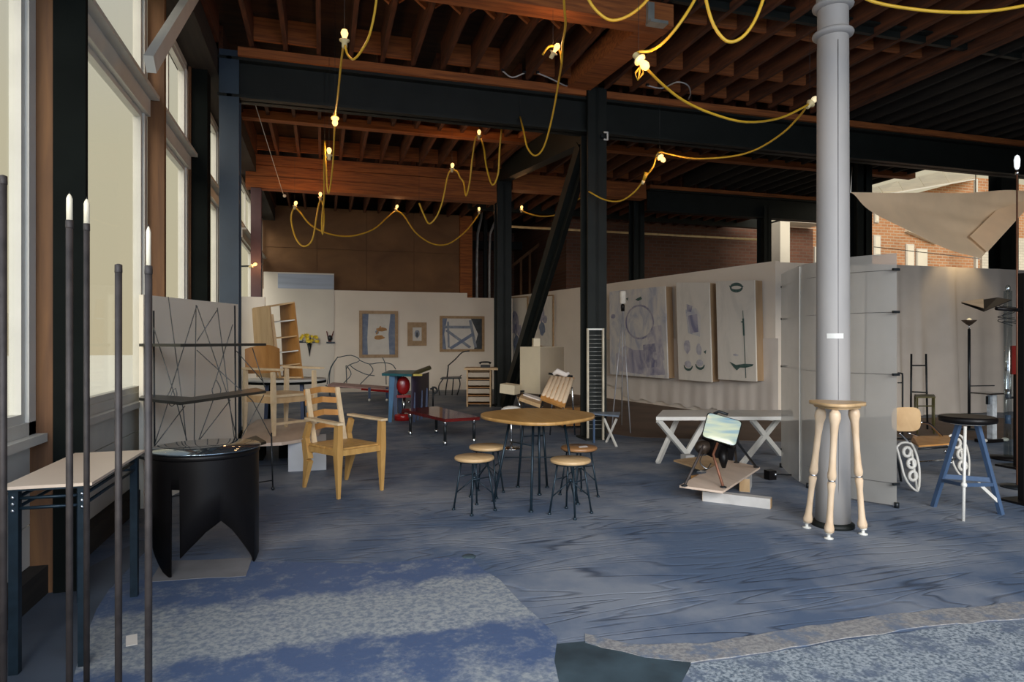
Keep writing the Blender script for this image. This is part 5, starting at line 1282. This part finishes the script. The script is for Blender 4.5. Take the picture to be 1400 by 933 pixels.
m_ = MB(); m_.sphere(tvq(962,612,6.3),.085,14,9,(1.1,.8,.8)); m_.obj('motor', paint('brown_black_motor',(.05,.035,.025),.4,.4,.3,20), t)
m_ = MB(); m_.box(tvq(984,615,6.3),(.24,.14,.15),(.1,.2,0)); m_.obj('works', gloss_black, t)
m_ = MB(); m_.tube([tvq(988,612,6.25),tvq(989,628,6.2),tvq(989.5,640,6.2)],[.045,.045,.018],10); m_.obj('hanging_tube', gloss_black, t)
m_ = MB(); m_.tube(smooth([tvq(962,620,6.2),tvq(957,632,6.15),tvq(966,641,6.1),tvq(972,634,6.15)],4),.006,5); m_.obj('cable', chrome, t)
m_ = MB(); m_.box(tvq(959,646,6.2)+Vector((0,0,.0)),(.08,.05,.02),(0,0,.4)); m_.obj('plate', chrome, t)
m_ = MB(); m_.tube([tvq(976,566,6.4),tvq(983,563,6.4),tvq(995,567,6.35)],.014,6); m_.obj('top_handle', iron, t)
sp = pz(1053, 7.0, 0)
t = thing('floor_plug_box', 'small dark socket box on the floor beside the curved screen', 'socket box', sp)
m_ = MB(); m_.box((0,0,.05),(.09,.09,.10)); m_.obj('box', gloss_black, t)
m_ = MB(); m_.tube(smooth([(.04,0,.05),(.15,.02,.04),(.3,.0,.03),(.42,.05,.02)],4), .008, 6); m_.obj('cable', iron, t)
m_ = MB(); m_.sphere((.03,-.046,.06),.018,8,6); m_.obj('plug', chrome, t)

# ============================================================ right-hand end
def stem(x, y): return pz(x, y, 0)
# tall-backed thin metal chair
b = pz(1256, 10.9, 0)
t = thing('tall_metal_chair', 'spindly dark metal chair with very tall back before the draped sheet', 'chair', b)
def g_(px,py,D): return at(px,py,D)-b
for px, px2 in ((1245,1246),(1268,1266)):
    rodpart('back_post', [pz(px,10.95,.003)-b, g_(px2,484,10.95)], .016, iron, t)
rodpart('back_rail', [g_(1246,500,10.95), g_(1266.5,500,10.95)], .014, iron, t)
rodpart('back_rail', [g_(1245,536,10.95), g_(1268,537,10.95)], .014, iron, t)
m_ = MB(); m_.prism([(p.x-b.x,p.y-b.y) for p in (pz(1252,10.4,0),pz(1279,10.4,0),pz(1277,10.85,0),pz(1250,10.85,0))], .58,.605); m_.obj('seat', olive, t)
for px, D in ((1254,10.42),(1277,10.42),(1275,10.85),(1251,10.85)): rodpart('leg', [pz(px,D,.003)-b, pz(px,D,.58)-b], .014, olive, t)
rodpart('stretcher', [pz(1254,10.42,.45)-b, pz(1277,10.42,.45)-b], .012, olive, t)
# hooked rod
b = pz(1234, 9.9, 0)
t = thing('hooked_stand', 'thin hooked steel rod standing just right of the curved screen', 'stand', b)
rodpart('rod', smooth([(0,0,.01), (0,0,.5), (0,0,.95), (-.02,0,1.0), (-.09,.0,1.01)],4), .012, iron, t)
rodpart('hook', [(-.09,0,.86),(0,0,.86)], .010, iron, t)
m_ = MB(); m_.lathe([(.12,0),(.12,.012),(.015,.02)], n=18); m_.obj('base', iron, t)
# torchiere
b = pz(1325, 10.9, 0)
t = thing('torchiere_lamp', 'slim dark torchiere floor lamp with a small shallow bowl, before the draped sheet', 'lamp', b)
zt_ = at(1325,450,10.9).z
m_ = MB(); m_.tube([(0,0,.02),(0,0,zt_)], .022, 10); m_.obj('pole', iron, t)
m_ = MB(); m_.lathe([(.14,0),(.14,.02),(.02,.035)], n=24); m_.obj('base', iron, t)
m_ = MB(); m_.tube([(0,0,zt_),(0,0,zt_+.07)], .008, 6); m_.obj('neck', chrome, t)
m_ = MB(); m_.lathe([(.01,zt_+.055),(.04,zt_+.075),(.09,zt_+.12),(.115,zt_+.15),(.10,zt_+.148),(.03,zt_+.09)], n=24); m_.obj('bowl', paint('brown_bowl',(.10,.07,.05),.5,.3), t)
m_ = MB(); m_.sphere((0,0,zt_+.15), .035,12,8); m_.obj('bulb', bulb_off, t)
rodpart('side_arm', [(0,0,.74),(.5,-.05,.74)], .010, iron, t)
# chrome T side table
b = pz(1354, 9.6, 0)
t = thing('side_table', 'chrome T-shaped side table with thick post and white-tipped base', 'table', b)
m_ = MB(); m_.box((-.03,0,.725),(.36,.3,.02)); m_.obj('top', chrome, t)
m_ = MB(); m_.box((.03,0,.38),(.085,.085,.67)); m_.obj('post', paint('mottled_steel_post',(.62,.68,.74),.4,.1,.25,12), t)
m_ = MB(); m_.box((0,0,.025),(.42,.16,.046)); m_.obj('base', gloss_black, t)
for sx in (-1,1):
    m_ = MB(); m_.sphere((sx*.21,-.06,.035), .05,12,8,(1.3,.8,.6)); m_.obj('base_tip', white_metal, t)
m_ = MB(); m_.box((.02,0,.62),(.2,.02,.12)); m_.obj('upper_plate', blue_paint if False else smoke, t)
# clear acrylic column lamp with wire coil
b = pz(1378, 8.2, 0)
t = thing('acrylic_lamp', 'clear acrylic column lamp with wire coils at the right edge of the sheet', 'lamp', b)
zt_ = at(1378,398,8.2).z
m_ = MB(); m_.tube([(0,0,.03),(0,0,zt_)], .045, 16); m_.obj('column', clear, t)
m_ = MB(); m_.lathe([(.20,0),(.20,.03),(.05,.045)], n=24); m_.obj('base', gloss_black, t)
for zc, rr_, n_ in ((at(1378,435,8.2).z,.11,2.5),):
    for off_, ph in ((-.06,0),(.10,1.5)):
        pts_ = [Vector((rr_*math.cos(a*.3)+off_*.5, rr_*math.sin(a*.3)*.6, zc+.0016*a*3+.03*math.sin(a*.15+ph)-.1)) for a in range(0,53)]
        rodpart('wire_coil', pts_, .005, iron, t, n=5)
m_ = MB(); m_.sphere((0,0,zt_+.03), .03,12,8,(1,1,1.6)); m_.obj('finial', clear, t)
for z, mt in ((1.12,chrome),(.78,chrome),(.45,blue_paint)):
    m_ = MB(); m_.tube([(0,0,z),(0,0,z+.11)], .032, 10); m_.obj('inner_fitting', mt, t)
rodpart('cross_arm', [(-.02,0,.78),(.26,0,.78)], .016, gloss_black, t)
# winged lamp on black post at the right edge
b = pz(1397, 6.0, 0)
t = thing('winged_lamp', 'black folded wing lamp reaching left from a black post at the right edge', 'lamp', b)
def wq_(px,py,D): return at(px,py,D)-b
m_ = MB(); m_.box((0.01,0,1.07),(.05,.05,2.12)); m_.obj('post', gloss_black, t)
m_ = MB(); m_.box((0.01,0,.01),(.26,.26,.02)); m_.obj('base', gloss_black, t)
rodpart('arm', [wq_(1362,422,5.95), wq_(1398,424.5,6.0)], .017, gloss_black, t, n=8)
tip_l, mid_f, tip_r, mid_b, keel = wq_(1314,415,6.1), wq_(1345,426.5,5.75), wq_(1383,411,6.0), wq_(1364,407.5,6.3), wq_(1350,426,5.9)
for nm, tri in (('wing',[tip_l,mid_f,mid_b.lerp(tip_l,.35)]),('wing',[mid_f,tip_r,mid_b]),('wing',[mid_f,mid_b,mid_b.lerp(tip_l,.35)])):
    n_ = (tri[1]-tri[0]).cross(tri[2]-tri[0]).normalized()*.006; m_ = MB(); m_.add(tri+[v+n_ for v in tri], [(0,1,2),(5,4,3),(0,3,4,1),(1,4,5,2),(2,5,3,0)]); m_.obj(nm, gloss_black, t)
m_ = MB(); m_.slab([tip_l+U*.012, mid_f+U*.03, mid_b.lerp(tip_l,.4)+U*.012], .004); m_.obj('lit_inner_face', paint('lit_wing_tan',(.55,.40,.25),.6), t)  # warm light on the inner wing is put into its tan colour
# maroon panel and thin pole lamp with tube bulb
b = pz(1390, 7.6, 0)
t = thing('maroon_board', 'dark maroon board on a stand at the right edge', 'board', b)
z0_, z1_ = at(0,512,7.6).z, at(0,473,7.6).z
m_ = MB(); m_.slab([pz(1381,7.6,z0_)-b, pz(1402,7.6,z0_)-b, pz(1402,7.6,z1_)-b, pz(1381,7.6,z1_)-b], .03); m_.obj('panel', dark_red, t)
m_ = MB(); m_.box((0.06,.04,z0_/2),(.05,.05,z0_)); m_.obj('stand', gloss_black, t)
m_ = MB(); m_.box((0.06,.04,.012),(.3,.3,.024)); m_.obj('base', gloss_black, t)
b = pz(1390.5, 6.6, 0)
t = thing('pole_lamp', 'very tall thin pole lamp with one white tube bulb at the right edge', 'lamp', b)
zt_ = at(1390,232,6.6).z
m_ = MB(); m_.tube([(0,0,.02),(0,0,zt_)], .0085, 8); m_.obj('pole', paint('copper_red_pole',(.20,.09,.05),.5,.3), t)
m_ = MB(); m_.lathe([(.14,0),(.14,.02),(.015,.03)], n=20); m_.obj('base', iron, t)
m_ = MB(); m_.lathe([(.012,zt_),(.024,zt_+.03),(.027,zt_+.1),(.020,zt_+.135),(.004,zt_+.15)], n=14); m_.obj('bulb', emit('white_tube_bulb',(.85,.90,.92),.8), t)
m_ = MB(); m_.lathe([(.015,zt_-.05),(.018,zt_-.04),(.018,zt_)], n=10); m_.obj('socket', chrome, t)
# hanging triangular canvas
vsA = at(1163,263,7.4); vsB = at(1424,262,8.6); vsC = at(1340,354,7.6)
m_ = MB(); N_ = 26; vs = []; fs = []; idx = {}
nn_ = (vsB-vsA).cross(vsC-vsA).normalized()
for i in range(N_+1):
    for j in range(N_+1-i):
        u, v = i/N_, j/N_; w_ = 1-u-v
        e_ = 1-.22*4*u*w_*(1 if v < .5 else .6)*0
        p = vsA*w_+vsB*u+vsC*v
        # inward-curving edges, soft sag and folds running from the corners
        ctr = (vsA+vsB+vsC)/3
        p = p+(ctr-p)*-.28*max(0.0,4*w_*v)**1.6*(1-u)*(1-3*min(u,v,w_))
        p = p+nn_*(.35*27*u*v*w_*.35+.05*math.sin(v*9+u*5)*(1-w_)*w_*2+.03*math.sin((u-v)*14)*u)
        idx[(i,j)] = len(vs); vs.append(p)
for i in range(N_):
    for j in range(N_-i):
        fs.append((idx[(i,j)],idx[(i+1,j)],idx[(i,j+1)]))
        if i+j < N_-1: fs.append((idx[(i+1,j)],idx[(i+1,j+1)],idx[(i,j+1)]))
m_.add(vs, fs, True)
cvo = Vector(((vsA+vsB+vsC)/3)); t = thing('hanging_canvas', 'large tan triangular canvas strung across the opening to the yard', 'canvas', cvo)
m_.obj('cloth', canvas, t, off=cvo)
for a, b_ in ((vsA, cp+Vector((.1,.05,at(1150,262,5.25).z))),(vsB, Vector((14.3,10.6,4.6))),(vsC, Vector((vsC.x+.9,vsC.y+2.4,2.98)))):
    if a is vsA: b_ = Vector((10.2,10.5,5.0))
    rodpart('tie_cord', [a,b_], .006, white_metal, t, off=cvo)
m_ = MB(); m_.add([vsB.lerp(vsC,.10)-nn_*.03, vsB.lerp(vsC,.93)-nn_*.03, vsA.lerp(vsC,.80).lerp(vsB,.18)+nn_*.03,vsB.lerp(vsA,.22).lerp(vsC,.28)+nn_*.02], [(0,1,2,3)], False)
m_.obj('folded_flap', canvas, t, off=cvo)
sl = Vector((12.45, 9.7, 3.55)); t = thing('spotlight', 'small black spotlight above the draped sheet, behind the canvas', 'spotlight', sl)
m_ = MB(); m_.lathe([(.05,0),(.055,.12),(.03,.14)], (0,0,.02), 14); m_.obj('housing', gloss_black, t)
m_ = MB(); m_.tube([(0,0,.15),(0,0,1.72)], .008, 6); m_.obj('stem', iron, t)
sp_ = lamp('spotlight_beam', 'SPOT', sl-Vector((0,0,.01)), 28, (1.0,.72,.38), spot_size=R(100), spot_blend=.6, shadow_soft_size=.04); aim(sp_, (0,.55,-1))
# small white clamp on the steel column
b = aY(828,192,9.0); t = thing('white_clamp', 'small white C-shaped clamp high on the dark steel column', 'clamp', b)
m_ = MB(); m_.bar((-.03,0,.12),(.03,0,.12),.02,.022); m_.bar((.03,0,.13),(.03,0,.0),.02,.022); m_.bar((.03,0,.01),(-.03,0,.01),.02,.022); m_.obj('bracket', white_metal, t)
m_ = MB(); m_.box((-.055,.02,.06),(.04,.04,.05)); m_.obj('pad', iron, t)

# ============================================================ festoon lamps on yellow cord
def bulb_part(parent, off, p, up, lit=1, watts=5):
    ax = Vector(up).normalized(); M = Matrix.Translation(p) @ ax.to_track_quat('Z','Y').to_matrix().to_4x4()
    m_ = MB(); m_.lathe([(.018,-.05),(.024,-.045),(.024,.0),(.045,.012),(.047,.02),(.026,.026)], n=14, M=M); s_ = m_.obj('lamp_socket', socket_mat, parent, off=off)
    m_ = MB(); m_.lathe([(.014,.024),(.018,.04),(.031,.07),(.033,.088),(.024,.112),(.004,.122)], n=14, M=M); m_.obj('bulb', bulb_mat if lit else bulb_off, parent, off=off)
    if lit:
        l = lamp('bulb_light', 'POINT', M @ Vector((0,0,.08)), watts, WARM, shadow_soft_size=.06)
STR = [
 ('yellow cord with bulbs dropping down in front of the left end of the steel beam', .0105,
   [(520,-60,5.2),(514,5,5.4),(506,45,5.5),(497,65,5.6),(484,81,5.7),(475,74,5.8),(471,62,5.85),(467,80,6.1),(462,130,6.8),(458,160,7.4),(457,185,7.9),(455,225,8.4),(451,258,8.8),(448,262,8.8),(446,230,8.8),(444,193,8.8)],
   [(471,58,5.85,(0,0,1),1),(458,160,7.4,(0,-.4,-1),1),(450,214,8.7,(0,0,1),1)]),
 ('yellow cord with bulbs looping across the brown plywood at the back left', .017,
   [(444,192,12.6),(443,230,12.6),(443,270,12.8),(440,300,12.9),(441,321,12.9),(443,300,12.9),(441,278,13),(437,276,13),(433,295,13),(427,328,13),(415,337,13),(404,325,13),(398,300,13),(402,285,13),(410,290,13.1),(425,308,13.3),(450,320,13.6),(480,323,14),(510,314,14.3),(530,297,14.6),(541,289,14.8),(552,295,15),(568,318,15.2),(590,333,15.4),(612,334,15.6),(635,318,15.8),(650,300,16),(655,292,16)],
   [(403,283,13,(.2,0,.8),1),(438,271,13,(0,0,1),1),(541,287,14.8,(.3,-.2,.8),1),(655,290,16,(0,0,1),1)]),
 ('yellow cord with bulbs hanging in deep loops left of the two steel columns', .015,
   [(573,278,11.5),(580,295,11.6),(587,306,11.7),(597,296,11.7),(605,275,11.7),(611,245,11.7),(616,233,11.7),(625,235,11.7),(629,243,11.7),(634,250,11.7),(637,268,11.6),(642,250,11.5),(646,215,11.4),(650,190,11.3),(655,187,11.3),(661,200,11.2),(665,228,11.1),(673,253,11),(681,238,10.9),(683,205,10.8),(686,176,10.7)],
   [(618,232,11.7,(.1,0,1),1),(655,187,11.3,(0,0,1),1)]),
 ('yellow cord running down past the steel beam with one bulb in a small loop', .0125,
   [(771,-60,5.6),(771,0,6),(773,35,6.4),(769,60,6.8),(768,85,7.2),(764,110,7.8),(755,160,8.4),(744,200,8.8),(732,213,9),(721,202,9.1),(716,180,9.2),(711,160,9.6)],
   [(756,74,7.0,(.3,-.3,.6),1)]),
 ('small yellow cord loop carrying the bulb before the joists', .012,
   [(768,88,7.1),(766,72,7.0),(760,64,7.0),(750,64,7.0),(742,75,7.0)], []),
 ('yellow cord in a shallow loop at the top centre of the picture', .0115,
   [(795,-30,4.8),(805,0,4.8),(820,19,4.8),(838,28,4.8),(862,20,4.8),(885,0,4.8),(905,-30,4.8)], []),
 ('yellow cord with bulbs swagging from the top centre to the round column and back', .0115,
   [(962,-30,4.6),(948,3,4.6),(925,38,4.6),(905,60,4.7),(888,70,4.8),(872,72,4.8),(876,86,4.8),(884,94,4.85),(905,115,5.1),(935,138,5.4),(975,156,5.7),(1020,167,6),(1065,162,6.4),(1100,146,6.7),(1104,144,6.8),(1092,160,7.1),(1070,182,7.4),(1035,204,7.8),(1000,214,8.1),(950,217,8.4),(915,211,8.6),(900,209,8.6),(893,228,8.6),(882,243,8.7),(868,262,8.9),(848,275,9.2),(826,273,9.5),(805,262,9.7)],
   [(873,80,4.75,(.25,-.4,-.6),1),(1107,143,6.8,(.6,0,.6),0),(902,214,8.5,(.1,-.4,-.4),1)]),
 ('yellow cord hanging in a narrow loop from the ceiling right of centre', .0115,
   [(960,-30,4.4),(967,8,4.4),(976,35,4.4),(990,54,4.4),(1003,57,4.4),(1018,48,4.4),(1032,28,4.4),(1043,0,4.4),(1050,-30,4.4)], []),
 ('yellow cord sweeping along the top right corner of the picture', .0115,
   [(1170,-12,4.5),(1190,1,4.5),(1230,10,4.5),(1290,16.5,4.5),(1350,15.5,4.5),(1405,7,4.5),(1450,-4,4.5)], []),
 ('thin yellow cord with one bulb far behind the diagonal brace', .018,
   [(713,288,16),(722,292,16),(740,296,16),(762,293,16),(785,276,16),(800,268,16)],
   [(713,288,16,(0,-.2,1),1)]),
]
for lab, r, pts_, bl_ in STR:
    P_ = [at(*p) for p in pts_]
    if lab.startswith('small yellow'):
        m_ = MB(); m_.tube(smooth(P_,4), r, 7); m_.obj('cord_loop', yellow_cord, t, off=o_); continue
    o_ = P_[0].copy()
    t = thing('festoon_cord', lab, 'string lights', o_, 0, 'yellow festoon cords')
    m_ = MB(); m_.tube(smooth(P_,4), r, 7); m_.obj('cord', yellow_cord, t, off=o_)
    for x, y, D, up, lit in bl_: bulb_part(t, o_, at(x,y,D), up, lit, 8 if D < 9 else 8)
    hg = [P_[0], P_[-1]]+[at(x,y,D) for x,y,D,up,lit in bl_]
    for p in hg:
        if p.z < 5.3 and p.y < 19.3: rodpart('hanger_wire', [p, Vector((p.x, p.y, 5.42))], .0018, iron, t, off=o_, n=4)
    if lab.startswith('yellow cord with bulbs swagging'):
        m_ = MB(); m_.tube([at(884,236,8.65),at(880,247,8.7)],[.03,.02],10); m_.obj('plug_connector', yellow_cord, t, off=o_)
        m_ = MB(); m_.tube([at(880,247,8.7),at(878,252,8.72)],[.024,.018],10); m_.obj('plug_cap', socket_mat, t, off=o_)
        m_ = MB()
        for a in range(6):
            an = a*math.pi/3; c_ = at(876,90,4.75); e_ = at(872,110,4.75); s_ = Vector((math.cos(an),math.sin(an),0))*.035
            m_.tube([c_, c_.lerp(e_,.5)+s_, e_], .003, 4)
        g = m_.obj('wire_guard', yellow_cord, t, off=o_); g['kind'] = 'stuff'
# small lamp by the left posts
b = aY(342,364,13.9); t = thing('wall_lamp', 'small lit lamp on the maroon post by the far windows', 'lamp', b)
bulb_part(t, b, b+Vector((.02,0,0)), (.6,0,.3), 1, 10)
m_ = MB(); m_.bar((-.3,.15,0),(0,0,0),.03,.03); m_.obj('bracket', iron, t)
# thin white wire from the ceiling to the back left
t = thing('hanging_wire', 'thin pale wire slanting down behind the left end of the steel beam', 'wire', at(350,148,10))
rodpart('wire', [Vector((at(345,130,10).x,at(345,130,10).y,5.75)), at(345,130,10), at(388,268,13.5)], .006, white_metal, t, off=t.location)
m_ = MB(); m_.sphere(at(389,268,13.5), .035, 8, 6); m_.obj('weight', white_metal, t, off=t.location)
# loose cables under the joists
for lab, pts_ in (('thin grey cable drooping under the joists left of the trimmer',[(687,97,8.4),(700,101,8.5),(717,100,8.6)]),('thin grey cable drooping under the joists beside the trimmer foot',[(735,100,8.6),(752,103,8.7),(770,112,8.8),(776,118,8.9)]),('thin grey cable coil right of the trimmer',[(885,117,8.2),(905,118,8.3),(925,108,8.4),(940,112,8.4),(944,125,8.5),(941,136,8.6)])):
    Q_ = [at(x,y,F*(5.335-EYE)/(HZ-y)) for x,y,_ in pts_]; dr_ = [Vector((0,0,-.05*math.sin(math.pi*k/(len(Q_)-1)))) for k in range(len(Q_))]
    t = thing('loose_cable', lab, 'cable', Q_[0]); rodpart('cable', smooth([a+b for a,b in zip(Q_,dr_)],5), .010, grey_wood, t, off=t.location)
    for q_ in (Q_[0],Q_[-1]): m_ = MB(); m_.box(q_+Vector((0,0,.01)),(.04,.04,.03)); m_.obj('cable_clip', iron, t, off=t.location)
